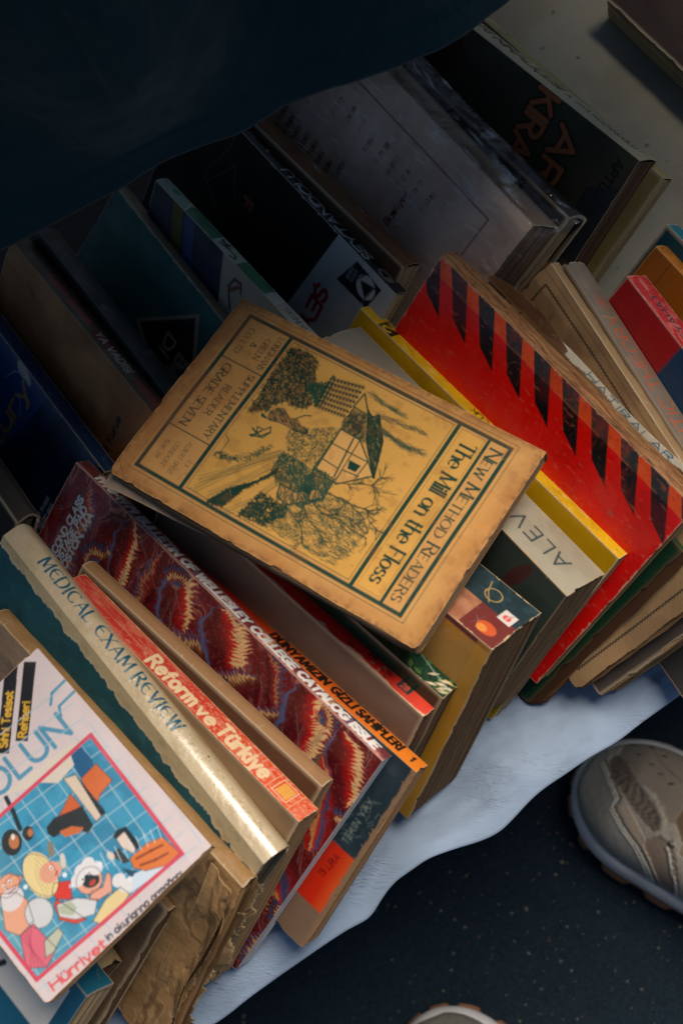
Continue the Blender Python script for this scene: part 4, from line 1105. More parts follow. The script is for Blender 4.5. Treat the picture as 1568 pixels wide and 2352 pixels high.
def fan(c, cx, cy, R, ang, spread, cols, teeth, seed, jag=.16):
    """a combed marbling shell: rings of scalloped colour inside a wedge"""
    x = c.X[None]-cx; y = c.Y[:, None]-cy
    i0, i1, j0, j1 = c._box(cx-R*1.25, cx+R*1.25, cy-R*1.25, cy+R*1.25)
    if i1 <= i0 or j1 <= j0: return
    x = x[:, i0:i1]; y = y[j0:j1]; sl = (slice(j0, j1), slice(i0, i1))
    r = np.hypot(x, y)/R; th = np.arctan2(y, x)-math.radians(ang); th = (th+np.pi) % (2*np.pi)-np.pi
    nn = fbm(j1-j0, i1-i0, 6, seed, 3)-.5
    u = th/math.radians(spread)
    sc = np.abs(((u+.12*nn)*teeth/2) % 1-.5)*2
    rr = r+jag*sc*(.35+.8*r)+.18*nn
    m0 = (np.abs(u) < 1) & (rr < 1.0)
    k = len(cols)
    idx = np.clip((rr*k).astype(int), 0, k-1)
    pal = np.array([lin(v) for v in cols])
    img = pal[idx]*(.75+.5*np.abs((rr*k) % 1-.5)[..., None]+.25*nn[..., None])
    w = (sst(1.0, .92, np.abs(u))*sst(1.02, .97, rr))[..., None]*m0[..., None]
    c.a[sl] = c.a[sl]*(1-w)+img*w

def lobe(c, x0, y0, ang, Ln, Wm, cols, pos, teeth, seed, bendk=.15):
    """a drawn out leaf of the marbling: bands follow its outline, their edges combed into teeth"""
    i0, i1, j0, j1 = c._box(x0-Ln*1.1, x0+Ln*1.1, y0-Ln*1.1, y0+Ln*1.1)
    if i1 <= i0 or j1 <= j0: return
    wx = (fbm(j1-j0, i1-i0, 24, seed+7, 3)-.5)*9; wy = (fbm(j1-j0, i1-i0, 24, seed+8, 3)-.5)*9
    x = c.X[None, i0:i1]-x0+wx; y = c.Y[j0:j1, None]-y0+wy; a = math.radians(ang)
    t = (x*math.cos(a)+y*math.sin(a))/Ln; l = -x*math.sin(a)+y*math.cos(a)
    l = l-bendk*Ln*(t-t*t*.3)*t
    nn = fbm(j1-j0, i1-i0, 9, seed, 3)-.5
    w = Wm*np.sin(np.pi*np.clip(t, 0.001, .999)**.7)**.9
    s_ = l/w
    tri = np.abs(((t+.02*nn)*teeth) % 1-.5)*2
    sj = s_+(.30*(tri-.5)+.10*(tri*3 % 1-.5))*np.clip(-s_+.25, 0, 1)+.22*nn
    m = ((t > 0) & (t < 1) & (np.abs(sj) < 1))*1.
    sj = np.clip(sj*.5+.5, 0, 1)
    cc = np.array([lin(v) for v in cols]); img = np.stack([np.interp(sj, pos, cc[:, k]) for k in range(3)], -1)
    img *= (1+.45*nn)[..., None]
    wgt = (m*sst(1., .94, sj)*sst(0, .04, sj))[..., None]
    sl = (slice(j0, j1), slice(i0, i1)); c.a[sl] = c.a[sl]*(1-wgt)+img*wgt

def marble(L, W, seed=3):
    c = Canvas(L, W, .45, '4b1216'); ny, nx = c.ny, c.nx
    f1 = fbm(ny, nx, 110, seed, 3); f2 = fbm(ny, nx, 50, seed+9, 3); f3 = fbm(ny, nx, 7, seed+17, 3)
    X = c.X[None]; Y = c.Y[:, None]
    ph = (X*.05-Y*.03+2.6*f1+1.2*f2+.12*f3)
    s = np.abs(ph % 1-.5)*2
    pal = [('521319', 0), ('6f171b', .25), ('5c141a', .45), ('7d1a1c', .55), ('3a2230', .63), ('8d3a34', .68), ('34405a', .73), ('6f1a1e', .76), ('b06a50', .87), ('4a2a38', .89), ('5b1a20', .94), ('4d1218', 1.)]
    pos = [p for _, p in pal]; cc = np.array([lin(h) for h, _ in pal])
    for i in range(3): c.a[..., i] = np.interp(s, pos, cc[:, i])
    c.a *= (.8+.4*f3)[..., None]
    m1, m2 = '4f1218', '5c161c'
    P1 = (['2d3a55', '9a2a24', 'dcb27c', 'e2c288', 'c01c1a', '8d1a1c', m2, m1, '5a2026', '48608a', m2], [0, .06, .12, .22, .30, .42, .55, .75, .86, .92, 1.])
    P2 = ([m2, '7a1a1c', '2d4f78', '8a4a3a', 'd3a873', '8a5a3c', '5a2420', m2, m1, '7a3a34', m2], [0, .08, .14, .20, .27, .34, .46, .6, .8, .94, 1.])
    P3 = (['6b1a1e', '30486c', '7a2a2c', 'b08058', '8a1f20', '3f0f16', '5a161b', '6b161b', '4b1218', '5a2026', m2], [0, .08, .15, .22, .30, .5, .6, .75, .88, .95, 1.])
    P4 = (['7a6a4a', '3b5d46', '8a4a38', 'c81c1c', '9a1a1c', 'd9a060', 'c81c1c', '2a4d74', '8a1a1c', m2, m2], [0, .1, .2, .3, .42, .50, .58, .68, .8, .92, 1.])
    r = np.random.default_rng(seed)
    for k in range(5): lobe(c, r.random()*L, r.random()*W, 70+40*r.normal(), 40, 12, *P3, 12, seed+k)
    seq = [(14, 4, 78, 44, 11, P3, 16), (34, 46, -62, 46, 13, P2, 16), (50, 2, 66, 50, 12, P1, 20), (74, 48, -68, 44, 12, P3, 15), (84, 0, 70, 46, 11, P1, 18), (100, 50, -60, 50, 14, P2, 17),
           (120, 0, 64, 54, 13, P1, 21), (142, 52, -66, 48, 13, P2, 17), (152, 0, 70, 48, 11, P3, 17), (170, 54, -62, 54, 14, P2, 18), (188, 0, 64, 56, 13, P1, 22), (206, 58, -70, 50, 13, P3, 16),
           (216, 2, 74, 50, 12, P1, 19), (232, 70, -96, 50, 15, P4, 18), (206, 96, -20, 40, 14, P4, 15), (236, 118, -120, 52, 16, P4, 18), (238, 160, -110, 46, 15, P2, 16), (196, 70, 60, 60, 14, P1, 20), (204, 130, 30, 40, 13, P2, 14)]
    for i, (x0, y0, an, Ln, Wm, P, te) in enumerate(seq):
        lobe(c, x0+r.normal()*3, y0, an+12*r.normal(), Ln*(.8+.35*r.random()), Wm*1.2*(.7+.5*r.random()), P[0], P[1], int(te*1.0), seed+40+i, .3*r.normal())
        if i % 3 == 1: fan(c, x0+9, y0*.6+8+8*r.random(), 15+6*r.random(), 240+40*r.normal(), 48, ['6a4a38', '9a6a4a', '2d4f78', '8a2a26', 'd3a873', '7a2a24', '2d4a70', m2], 9, seed+90+i, .2)
    for k in range(16):
        x, y = r.random()*L, r.random()*40; a = 1.0+r.normal()*.5; pts = [(x, y)]
        for _ in range(16):
            a += r.normal()*.13; x += 2.2*math.cos(a); y += 2.2*math.sin(a); pts.append((x, y))
        for o in range(4): c.line(np.array(pts)+[o*.8, o*.5], .4, ['6a5a68', '3a3a58', 'a8705a', '6a1a1c'][(k+o) % 4], .4)
    c.mix(sst(.64, .74, fbm(ny, nx, 2.4, seed+31, 2))*.25, '94604e')
    return c

def wel_front(L, W):
    c = marble(L, W)
    # postal imprint near the spine, reading up the cover
    for t, x, y0, f in (("SECOND CLASS", 12.5, 60, 46), ("POSTAGE PAID", 17.6, 60, 43), ("BOSTON, MA", 22.8, 60, 43)):
        c.text(t, x+3.4, y0, 3.9, 'a9b6bd', rot=-90, wt=.26, sp=.16, fit=f, slant=.1)
    c.wear(21, 'c9b6a6', .5, 1., .15, 20, 'd0a8a0')
    d = c.Y[:, None]+0*c.X[None]; c.mix(sst(1.5, 0, d)*.6*sst(.35, .6, fbm(c.ny, c.nx, 12, 77)), 'c98d80')
    return c

def wel_spine(L, T):
    c = Canvas(L, T, .4, '7a2a2c'); m = marble(L, 60, 5)
    c.a = m.a[np.clip((c.Y/.5).astype(int)+30, 0, m.ny-1)][:, np.clip((c.X/.5).astype(int), 0, m.nx-1)]*1.15
    c.mix(np.full((c.ny, c.nx), .28), '9a5a58')
    c.text("1978-1979 BULLETIN OF WELLESLEY COLLEGE CATALOG ISSUE", 14, T*.5+2.7, 5.6, 'e3e2e0', wt=.33, sp=.20, fit=216, slant=.08)
    c.mix((c.Y[:, None] > T-1.3)*1.*np.ones((1, c.nx))*.55, 'c98f84')
    c.wear(23, 'd9c4b6', .4, 1., .1, 12, 'd8b0a8', .25)
    return c

def cartoon_front(L, W):
    c = Canvas(L, W, .5, 'cbc0c4'); C = CART
    r = dict(rot=-90)
    # black labels set aslant
    def bar(a, b, w, t, h, f, k):
        a = np.array(a, float); b = np.array(b, float); d = (b-a)/np.linalg.norm(b-a); n = np.array([-d[1], d[0]])
        c.poly([a-n*w/2, b-n*w/2, b+n*w/2, a+n*w/2], '23262b')
        an = math.degrees(math.atan2(d[1], d[0])); q = a+d*k-n*0+np.array([-d[1], d[0]])*h*.5
        c.text(t, q[0], q[1], h, 'cfa53c', rot=an, wt=.2, sp=.2, fit=f)
    bar((28.5, 45.), (-5, 12.), 6.6, "S\u0131hhi Tesisat", 3.9, 27, 3)
    bar((30.5, 34.5), (3, 7), 6.2, "Rehberi", 3.9, 17, 2)
    T = '4f8fae'
    c.text("KOLAY", 45, 105, 14, T, rot=-85, wt=.17, sp=.2, fit=42)
    c.text("OLUN", 43.2, 60.5, 12.5, T, rot=-88, wt=.17, sp=.2, fit=46)
    c.line([(35, 13), (30.5, 10.5), (30, 0)], 1.5, T); c.line([(27, 13), (23, 9), (22.5, 0)], 1.5, T)
    # the picture
    fr = [(52.2, 8.2), (125, 12.2), (120.5, 97), (50.5, 97)]
    ins = lambda q: inside(q, fr)
    c.poly(fr, '3f93b8')
    n = fbm(c.ny, c.nx, 22, 12); m = np.zeros((c.ny, c.nx)); 
    k = Canvas(L, W, c.res*1., '000000'); k.poly(fr, 'ffffff'); mask = k.a[..., 0]
    c.mix(mask*sst(.45, .7, n)*.6, '2c7397'); c.mix(mask*sst(60, 100, c.Y)[:, None]*.45*np.ones((1, c.nx)), '78a9a8')
    for i in range(-4, 14):
        a, b = (50+i*9.3, 100), (62+i*9.3, 5)
        c.seg(a, b, .6, '9fbccb', .75)
        a, b = (48, 5+i*9.3), (128, 12+i*9.3); c.seg(a, b, .6, '9fbccb', .75)
    c.poly(C['deep'], '2b5d86'); c.poly(C['ceil'], 'cfc6bc')
    c.poly(C['arm'], 'c9693c'); c.poly(C['fore'], 'c2613a'); c.poly(C['pipe'], 'cdbfae'); c.poly(C['piped'], '23343c')
    c.poly(C['grip'], '2e3436'); c.poly(C['gripo'], 'c06a40'); c.ell(80, 56, 4, 1.6, '7d7c70', 30); c.ell(89, 57, 3, 1.2, 'b0a89a', -20)
    c.line(C['shw'], 2.2, '26353a')
    for e, rx in ((C['h1'][0], 6.2), (C['h2'][0], 3.4)): c.ell(e[0], e[1], rx, rx*.8, '2b3234', 30); c.ell(e[0]+.5, e[1]-1, rx*.55, rx*.4, 'b1714a', 30)
    c.poly(C['cyl'], 'd2c5ba'); c.poly(C['cyld'], '22333b'); c.poly(C['tap'], '3a4246'); c.ell(*C['tap'][0], 2.2, 1.6, 'cabfb4')
    c.poly(C['dark'], '2a4c66'); c.poly(C['foam'], 'c2d4e4'); c.poly(C['hand'], 'd2743c')
    for q in ('f1', 'f2'): c.line(C[q], 1.2, '70342a', .8)
    P = lambda k_, rx, ry, col, rot=0: c.ell(C[k_][0][0], C[k_][0][1], rx, ry, col, rot)
    c.poly(C['dress'], 'cc4038'); c.poly(C['pants'], 'cf4a3a'); c.poly(C['shirt'], 'c9cdd2'); c.poly(C['green'], 'a9b3a0')
    P('hair', 11.5, 7.2, 'd9c893', 10); P('face', 4.8, 5.2, 'd99a88'); P('nose', 1.8, 2.2, 'd99a88'); 
    c.poly(C['armm'], 'd9a08c'); c.poly(C['yel'], 'd8c592'); P('mface', 6, 6.4, 'd99f88'); P('mouth', 3.4, 4.3, '2e3a3a', 30)
    for k_ in ('s1', 's2', 's3', 's4', 's5', 's6'): P(k_, 3, 3.4, 'd5d6dc')
    c.poly(C['lbody'], 'd69d83'); c.poly(C['lhat'], 'd5927a'); P('lface', 5, 6, 'd69d83'); P('lsh', 5, 6, 'cfcbd0'); P('lsh2', 7, 6.6, 'c3c8cd')
    c.poly(C['skirt'], 'd0697c'); c.poly(C['leg'], 'b3b8a6')
    for q in C['bub']: c.ell(q[0], q[1], 1.1, 1.1, 'd8e2ec')
    O = '3a3036'
    for k_ in ('dress', 'shirt', 'armm', 'yel', 'lbody', 'lhat', 'skirt', 'leg', 'pants', 'hand', 'arm', 'fore', 'pipe', 'cyl'): c.line(C[k_]+[C[k_][0]], .45, O, .7)
    def ring(k_, rx, ry):
        t = np.linspace(0, 6.29, 22); c.line(np.stack([C[k_][0][0]+rx*np.cos(t), C[k_][0][1]+ry*np.sin(t)], 1), .4, O, .6)
    ring('hair', 11.3, 7.1); ring('mface', 6, 6.4); ring('lface', 5, 6); ring('lsh2', 7, 6.6)
    for (k_, dx, dy) in (('mface', -2.6, 2), ('mface', -2.8, -2), ('face', -1.2, -1.6), ('lface', -1, 1.6), ('lface', -1, -1.6)):
        q = C[k_][0]; c.ell(q[0]+dx, q[1]+dy, 1, .8, 'e8e6e6'); c.ell(q[0]+dx+.2, q[1]+dy, .5, .45, '1c1a1c')
    q = C['face'][0]; c.line([(q[0]+2, q[1]-3), (q[0]+2.8, q[1]-1)], .5, '8a3030'); q = C['lface'][0]; c.line([(q[0]+3, q[1]+2), (q[0]+3.4, q[1]-2)], .6, '8a4036')
    q = C['hair'][0]
    for j in range(6): c.line([(q[0]-9+j*1.5, q[1]-4+j*1.2), (q[0]-4+j*2, q[1]-5+j*1.7), (q[0]+5+j, q[1]-4+j*1.6)], .35, 'a8935c', .7)
    q = C['mouth'][0]; c.ell(q[0]+1.4, q[1], 1.2, 1.8, 'b0483e')
    h = C['h1'][0]; c.ell(h[0]-1.5, h[1]-2, 1.4, .9, 'd8d4cc', 30); c.ell(88, 55, 3.4, 1.3, 'c8c4bc', 30)
    for j in range(9): c.seg((98+j*1.2, 40-j*3.4), (106+j*.9, 42-j*3.4), .4, 'd8e8f2', .6)
    sk = np.array(C['skirt']); 
    for j in range(5): c.line([sk[0]+(sk[1]-sk[0])*j/5, sk[4]+(sk[5]-sk[4])*j/5], .4, 'a04558', .7)
    for a, b in zip(fr, fr[1:]+fr[:1]): c.seg(a, b, 1.9, 'c94a5e')
    c.text("H\u00fcrriyet", 129.6, 94, 4.4, 'cf5a5e', rot=-86, wt=.24, sp=.16, fit=30)
    c.text("in okurlar\u0131na arma\u011fan\u0131", 130.4, 62, 3.3, '4a4a50', rot=-87, wt=.2, sp=.18, fit=44)
    c.wear(31, 'c9a583', .5, .9, .07, 14, 'b9aeb2')
    return c
CART = dict(
ceil=[(44.2,64.2),(44.3,59.2),(48.7,14.9),(53.3,14.8),(51.8,20.9),(57.7,23.1),(58.6,34.1),(52.0,40.7),(48.5,49.8),(43.8,58.8)],
deep=[(53.0,15.0),(52.8,22.1),(59.6,23.9),(64.9,24.8),(64.4,15.4)],
pipe=[(58.9,31.0),(61.6,25.5),(85.3,26.4),(85.3,32.2)],
piped=[(61.1,25.5),(65.9,25.6),(85.6,26.1),(85.4,29.0)],
arm=[(64.9,24.8),(64.6,15.1),(76.0,14.4),(77.2,23.0),(79.2,26.4),(72.1,26.5)],
fore=[(66.7,33.0),(74.7,32.8),(74.8,36.3),(71.4,47.0),(70.3,41.9)],
grip=[(70.8,51.2),(69.9,45.8),(73.0,38.2),(75.2,32.4),(85.6,34.2),(87.1,38.8),(82.5,40.0),(78.0,46.5),(77.0,51.5),(73.7,52.7)],
gripo=[(76.6,47.9),(78.8,42.1),(83.4,38.2),(83.9,41.2),(80.4,47.6)],
shw=[(46.4,56.6),(53.7,58.1),(62.4,60.8)],
h1=[(64.5,67.6)],
h2=[(66.8,59.3)],
cyl=[(97.1,30.3),(98.3,25.4),(108.0,26.0),(109.0,28.9),(102.9,30.9)],
cyld=[(96.4,31.0),(95.2,27.8),(96.9,23.4),(108.4,23.8),(109.0,26.8),(98.3,25.4),(98.5,30.6)],
tap=[(102.3,37.2),(102.2,32.0),(110.5,32.2),(109.6,34.9),(106.0,36.0)],
hand=[(109.5,31.5),(109.7,21.6),(112.8,14.0),(124.1,12.8),(123.8,21.0),(119.0,29.5),(114.1,32.8)],
f1=[(111.8,29.2),(113.9,21.7),(115.6,16.4)],
f2=[(115.4,29.7),(118.4,23.1),(120.1,17.0)],
hair=[(85.6,66.9)],
face=[(87.8,62.8)],
nose=[(89.8,59.9)],
dress=[(93.0,64.5),(97.4,58.1),(104.6,62.8),(99.5,68.1),(95.6,67.9)],
mface=[(103.6,51.6)],
mouth=[(104.1,51.1)],
s1=[(97.7,51.7)],
s2=[(97.6,47.4)],
s3=[(99.8,55.6)],
s4=[(113.4,41.4)],
s5=[(117.5,40.6)],
s6=[(101.7,45.8)],
armm=[(108.3,53.8),(110.4,48.9),(106.6,43.2),(108.9,42.6),(114.9,46.8),(113.3,54.6),(110.2,57.0)],
yel=[(118.8,61.7),(115.5,51.4),(116.2,42.9),(121.5,41.6),(123.0,47.8),(123.3,59.6)],
shirt=[(101.4,69.7),(105.3,61.2),(112.8,54.2),(117.0,59.3),(112.7,67.3),(106.4,72.1)],
green=[(102.7,69.9),(104.4,63.9),(109.0,63.4),(110.4,67.1),(106.0,70.9)],
pants=[(100.5,70.6),(107.4,72.9),(114.1,68.4),(116.2,63.6),(99.5,68.1)],
lface=[(78.6,81.2)],
lhat=[(76.8,82.3),(76.1,76.8),(80.2,73.4),(81.7,76.2),(80.0,82.4)],
lbody=[(78.8,86.3),(83.7,80.3),(89.7,78.4),(99.4,82.1),(100.1,90.9),(93.4,94.5)],
lsh=[(84.7,83.6)],
lsh2=[(98.4,78.0)],
skirt=[(100.1,90.9),(100.3,82.9),(108.1,82.5),(116.2,81.7),(119.5,90.1),(113.4,97.4)],
leg=[(109.9,84.0),(109.7,75.6),(113.3,75.2),(116.7,83.7),(115.9,88.0)],
foam=[(117.6,44.9),(116.4,33.9),(121.1,21.2),(124.7,21.8),(121.5,41.6)],
dark=[(110.1,37.0),(118.6,30.8),(123.4,23.2),(119.2,36.3)],
bub=[(93.7,58.5),(99.7,59.2),(101.6,43.2),(84.9,75.5),(116.5,37.3)],
)

def med_front(L, W):
    c = Canvas(L, W, .55, '1f5660'); ny, nx = c.ny, c.nx
    n = fbm(ny, nx, 40, 3); c.mul(.8+.4*n); c.mix(sst(.6, .8, fbm(ny, nx, 12, 6))*.3, '3a7a80')
    # the paper strip of the spine ends in a torn, scalloped edge
    x = c.X; r = np.random.default_rng(4)
    e = 3.2+2.2*np.abs(np.sin(x*.26+1.2*np.sin(x*.13)))*(.4+.6*np.sin(x*.071)**2)+3.2*fbm(1, c.nx, 22, 44, 4)[0]+1.4*np.interp(x, np.arange(0, L+4, 1.3), r.random(len(np.arange(0, L+4, 1.3))))+.02*x
    m = sst(.4, -.4, c.Y[:, None]-e[None])
    c.mix(m, 'c9b68f'); c.mix(np.clip(sst(2.4, .2, np.abs(c.Y[:, None]-e[None]))*.45*(c.Y[:, None] < e[None]), 0, 1), 'e2d6b8')
    c.mix(m*sst(.5, .7, fbm(ny, nx, (6, 10), 8))*.3, '8d7a55')
    c.mix((c.Y[:, None] > e[None]+.2)*sst(.5, .68, fbm(ny, nx, 18, 18))*.3, '123c46')
    c.wear(14, '9fb0a8', .6, 1., .1, 10, '4d8288')
    return c
def med_spine(L, T):
    c = Canvas(L, T, .42, 'c2b293'); ny, nx = c.ny, c.nx
    c.mix(sst(.45, .75, fbm(ny, nx, (10, 40), 5))*.3, 'a58d5f')
    c.text("M\u20acDICAL", 25, T*.76, 6.8, '16566e', wt=.21, sp=.26, pen='serif', fit=43)
    c.text("\u20acXAM", 74, T*.76, 6.8, '16566e', wt=.21, sp=.26, pen='serif', fit=28)
    c.text("R\u20acVI\u20acW", 107, T*.76, 6.8, '16566e', wt=.21, sp=.26, pen='serif', fit=36)
    r = np.random.default_rng(2)
    for k in range(160):
        x = 120+r.random()*95; y = T*(.45+.35*r.random()); c.ell(x, y, .25+.5*r.random(), .2+.3*r.random(), '6f6a60' if r.random() < .4 else 'ded2b4', alpha=.6)
    c.ell(163, T*.45, .7, .5, '1d2022')
    c.wear(15, '8d7c5c', .5, 1., .12, 16, '7d6a48')
    c.mix((c.Y[:, None] < 1.2)*.6*np.ones((1, nx)), '6d5334')
    return c

def tur_spine(L, T):
    c = Canvas(L, T, .4, 'b83226'); ny, nx = c.ny, c.nx
    c.mix(sst(60, 170, c.X)[None]*np.ones((ny, 1)), 'cf4a26')
    c.mix(sst(.45, .7, fbm(ny, nx, (5, 26), 9))*.5, 'cf7f62')
    kw = dict(wt=.25, sp=.14, sx=.62)
    c.text("Reform", 64, T-2, 8.2, 'dcc49c', fit=34, **kw); c.text("ve", 102, T-2, 7, 'dcc49c', fit=11, **kw); c.text("T\u00fcrkiye", 117, T-2.4, 8.4, 'dcc49c', fit=34, **kw)
    c.frame(158, 2.4, 168, T-2.4, .6, 'dfb98e'); c.rect(159.5, 3.4, 167, T-3.4, 'd59a3c')
    for x in (155, 171): c.rect(x-.3, 0, x+.3, T, 'd9a37c', .8)
    c.rect(0, T*.55, L, T*.55+.4, 'd79a78', .4)
    c.mix(sst(.55, .72, fbm(ny, nx, (3, 3), 19, 3))*.55*sst(40, 130, c.X)[None], 'dba98a')
    c.wear(24, 'd8bb94', .8, 1.4, .1, 30, 'e0b89a', .35)
    return c

def oran_spine(L, T):
    c = Canvas(L, T, .4, 'd8641a'); c.mix(sst(130, 60, c.X)[None]*np.ones((c.ny, 1)), 'b0240e'); c.mix(sst(130, 185, c.X)[None]*np.ones((c.ny, 1)), 'd9781c')
    for t, x, f in (("D\u00dcNYAMIZIN", 90, 40), ("G\u0130ZL\u0130", 134, 15), ("SAH\u0130PLER\u0130", 152, 29)):
        c.text(t, x, T*.5+2.4, 6.4, '1d120c', wt=.26, sp=.16, sx=.55, fit=f)
    c.text("1", 188.5, T*.5+2, 4.4, '1d120c', wt=.3)
    c.wear(41, 'd3a878', .6, 1.2, .1, 12, 'e0a060'); return c
def oran_front(L, W):
    c = Canvas(L, W, .6, '22333c'); ny, nx = c.ny, c.nx
    c.mix(sst(.5, .75, fbm(ny, nx, 14, 3))*.4, '3c4f55')
    r = np.random.default_rng(8)
    for k in range(40):
        x, y = L-r.random()*26, 25+r.random()*40; a = r.normal()*.5+1.9
        c.line([(x, y), (x+4*math.cos(a), y+4*math.sin(a))], .5, '8a9a90', .3)
    c.text("TEKIN YAY", L-10, 60, 3.6, '93a096', rot=-90, wt=.16, sp=.3, fit=30, alpha=.4)
    c.rect(0, 64, L, 104, 'c8290f'); c.mix(((c.Y[:, None] > 64) & (c.Y[:, None] < 104))*sst(L-12, L-2, c.X)[None]*.9, 'd5521a')
    c.text("15 L\u0130RA", L-12, 86, 3.5, '6b120a', rot=-80, wt=.18, sp=.2, fit=17, alpha=.8)
    c.rect(0, 104, L, W, '7d6551')
    e = 1.6+1.5*fbm(1, ny, 9, 4, 3)[0]+1.2*(np.random.default_rng(2).random(ny) > .93)
    c.mix(sst(-.4, .4, c.X[None]-(L-e[:, None])), '8a6d52')
    c.wear(42, '9b7f63', .7, 1.2, .15, 20, '7d8a86'); return c

def reds_spine(L, T):
    c = Canvas(L, T, .45, 'd4120c'); ny, nx = c.ny, c.nx
    c.mix(sst(.5, .7, fbm(ny, nx, (6, 30), 4))*.5, 'e02a18')
    c.text("KU\u015eATMA GUNLER\u0130", 46, T*.62, 5, '9b6a48', wt=.16, sp=.2, fit=62, alpha=.55)
    r = np.random.default_rng(6)
    for k in range(30): c.rect(*(lambda x, y: (x, y, x+1.5+2*r.random(), y+1+1.5*r.random()))(134+r.random()*26, r.random()*(T-2)), ['3a1c22', '5a1a1c', 'd08a70'][r.integers(3)], .6)
    c.mix(sst(150, 178, c.X)[None]*np.ones((ny, 1))*.7, 'c8432a')
    c.rect(168, T*.2, 176, T*.72, '2a3038'); c.text("28", 169.6, T*.62, 3.4, 'c0503a', wt=.2, sp=.2)
    c.wear(52, 'd6b48c', 1.3, 1.6, .12, 20, 'd8a080'); 
    c.mix(sst(1.0, .2, np.abs(T-c.Y[:, None])-1.4*np.clip(fbm(1, nx, 24, 6)-.4, 0, 1)*3)*.9, 'd2b390'); return c
def gre_spine(L, T):
    c = Canvas(L, T, .45, '0f3a26'); r = np.random.default_rng(5)
    for k in range(240):
        x, y = r.random()*L, r.random()*T; a = r.random()*6.3; l = 2+5*r.random(); d = np.array([math.cos(a), math.sin(a)]); n = np.array([-d[1], d[0]])*l*.22
        q = np.array([x, y]); c.poly([q-d*l/2, q+n, q+d*l/2, q-n], ['0b2c1d', '175238', '2a6b45', '0a2118', '5d7a3a', '123f2c'][r.integers(6)], .9)
    for k in range(14):
        x, y = 168+r.random()*14, T*(.1+.85*r.random()); a = 2.6+r.normal()*.4; d = np.array([math.cos(a), math.sin(a)])*3.4
        n = np.array([-d[1], d[0]])*.28; q = np.array([x, y]); c.poly([q-d, q+n, q+d, q-n], ['d8c7ac', 'cfa86a', 'c9b79a'][r.integers(3)], .9)
    c.line([(150, T*.35), (170, T*.6), (182, T*.72)], .5, '8fa39a')
    c.wear(62, 'c9ad84', .7, 1.2, .1, 10, '6f8a70'); return c
def app_spine(L, T):
    c = Canvas(L, T, .45, '1f3238'); ny, nx = c.ny, c.nx; Y = c.Y[:, None]
    c.mix(sst(.45, .7, fbm(ny, nx, 12, 3))*.4, '35505a')
    lo = (Y > T*.52)*np.ones((1, nx)); c.mix(lo, 'b07a58'); c.mix(lo*sst(.4, .7, fbm(ny, nx, (9, 14), 9))*.6, '8a4a35'); c.mix(lo*(c.X[None] > 156), '6f2a24')
    c.ell(168, T*.80, 5.5, 4, 'c9562a'); c.ell(166, T*.84, 3, 2.4, 'd9883c')
    t = np.linspace(0, 6.3, 40); c.line(np.stack([156.5+4.6*np.cos(t), T*.3+4.6*np.sin(t)], 1), .5, 'b59a5a'); c.line([(150, T*.12), (153, T*.3), (158, T*.45)], .5, 'b59a5a')
    c.rect(166.5, T*.36, 174.5, T*.56, 'd8cfc9'); c.ell(170.4, T*.47, 2.3, 2.1, 'd45a56'); c.seg((170.4, T*.39), (170.4, T*.54), .5, 'd8cfc9'); c.seg((171, T*.41), (172, T*.385), .5, '6a4a30')
    c.wear(72, 'd9bf9a', 1.2, 1.3, .12, 24, '9fb0b0'); return c
def app_front(L, W):
    c = Canvas(L, W, 1., 'c98f2c'); n = fbm(c.ny, c.nx, 30, 4); c.mix(sst(.4, .7, n)*.6, 'b98a4c'); c.rect(0, 0, L, 3.4, '6a2430'); c.mix((c.X[None] > L-9)*.5*np.ones((c.ny, 1)), 'd49a2a')
    c.wear(73, 'd6b684', .9, 1.2, .15, 10); return c
def ale_spine(L, T):
    c = Canvas(L, T, .5, 'a09a86'); c.mix(sst(.4, .7, fbm(c.ny, c.nx, (20, 40), 4))*.35, '857e6a')
    c.mix(sst(70, 20, c.X)[None]*np.ones((c.ny, 1))*.5, '5d5d58')
    c.text("ALEVL\u0130 G\u00dcNLER", 180, T*.62-5.5, 9., '2a3d40', rot=180, wt=.13, sp=.3, fit=120)
    c.wear(82, 'b99a72', 1.6, 1.5, .15, 20, '8d8672'); return c
def ale_front(L, W):
    c = Canvas(L, W, 1., '39443c'); c.ell(166, 14, 4, 12, '5a1a18', 20, .7); c.rect(0, 5, L*.5, 12, '22201e', .5); c.wear(83, 'a58a64', 1.3, 1.3, .2, 14, '56605a'); return c
def yel_spine(L, T):
    c = Canvas(L, T, .4, 'd3a916'); c.rect(14, .5, 25, T-.5, '1b1c14'); c.text("2", 22.2, 1.9, T-3.4, 'd3a916', rot=180, wt=.2, sx=1.5)
    c.text("\u00c7OCUK", 108, T*.5-1.8, 3.6, '26241a', rot=180, wt=.2, sp=.18, fit=22)
    c.mix(sst(.45, .75, fbm(c.ny, c.nx, 20, 3))*.4, 'b98e10'); c.mix(sst(.6, .75, fbm(c.ny, c.nx, (4, 12), 7))*.3, '7a6420'); c.wear(91, 'd9cba4', .8, 1.7, .2, 60, 'e6d288', .35); return c
def yel_front(L, W):
    c = Canvas(L, W, 1., 'c99a0e'); c.mix(sst(.45, .7, fbm(c.ny, c.nx, 26, 3))*.3, 'a87e0c'); c.wear(92, 'd9c9a0', 1.3, 1.5, .25, 40, 'd9b63a', .2); return c
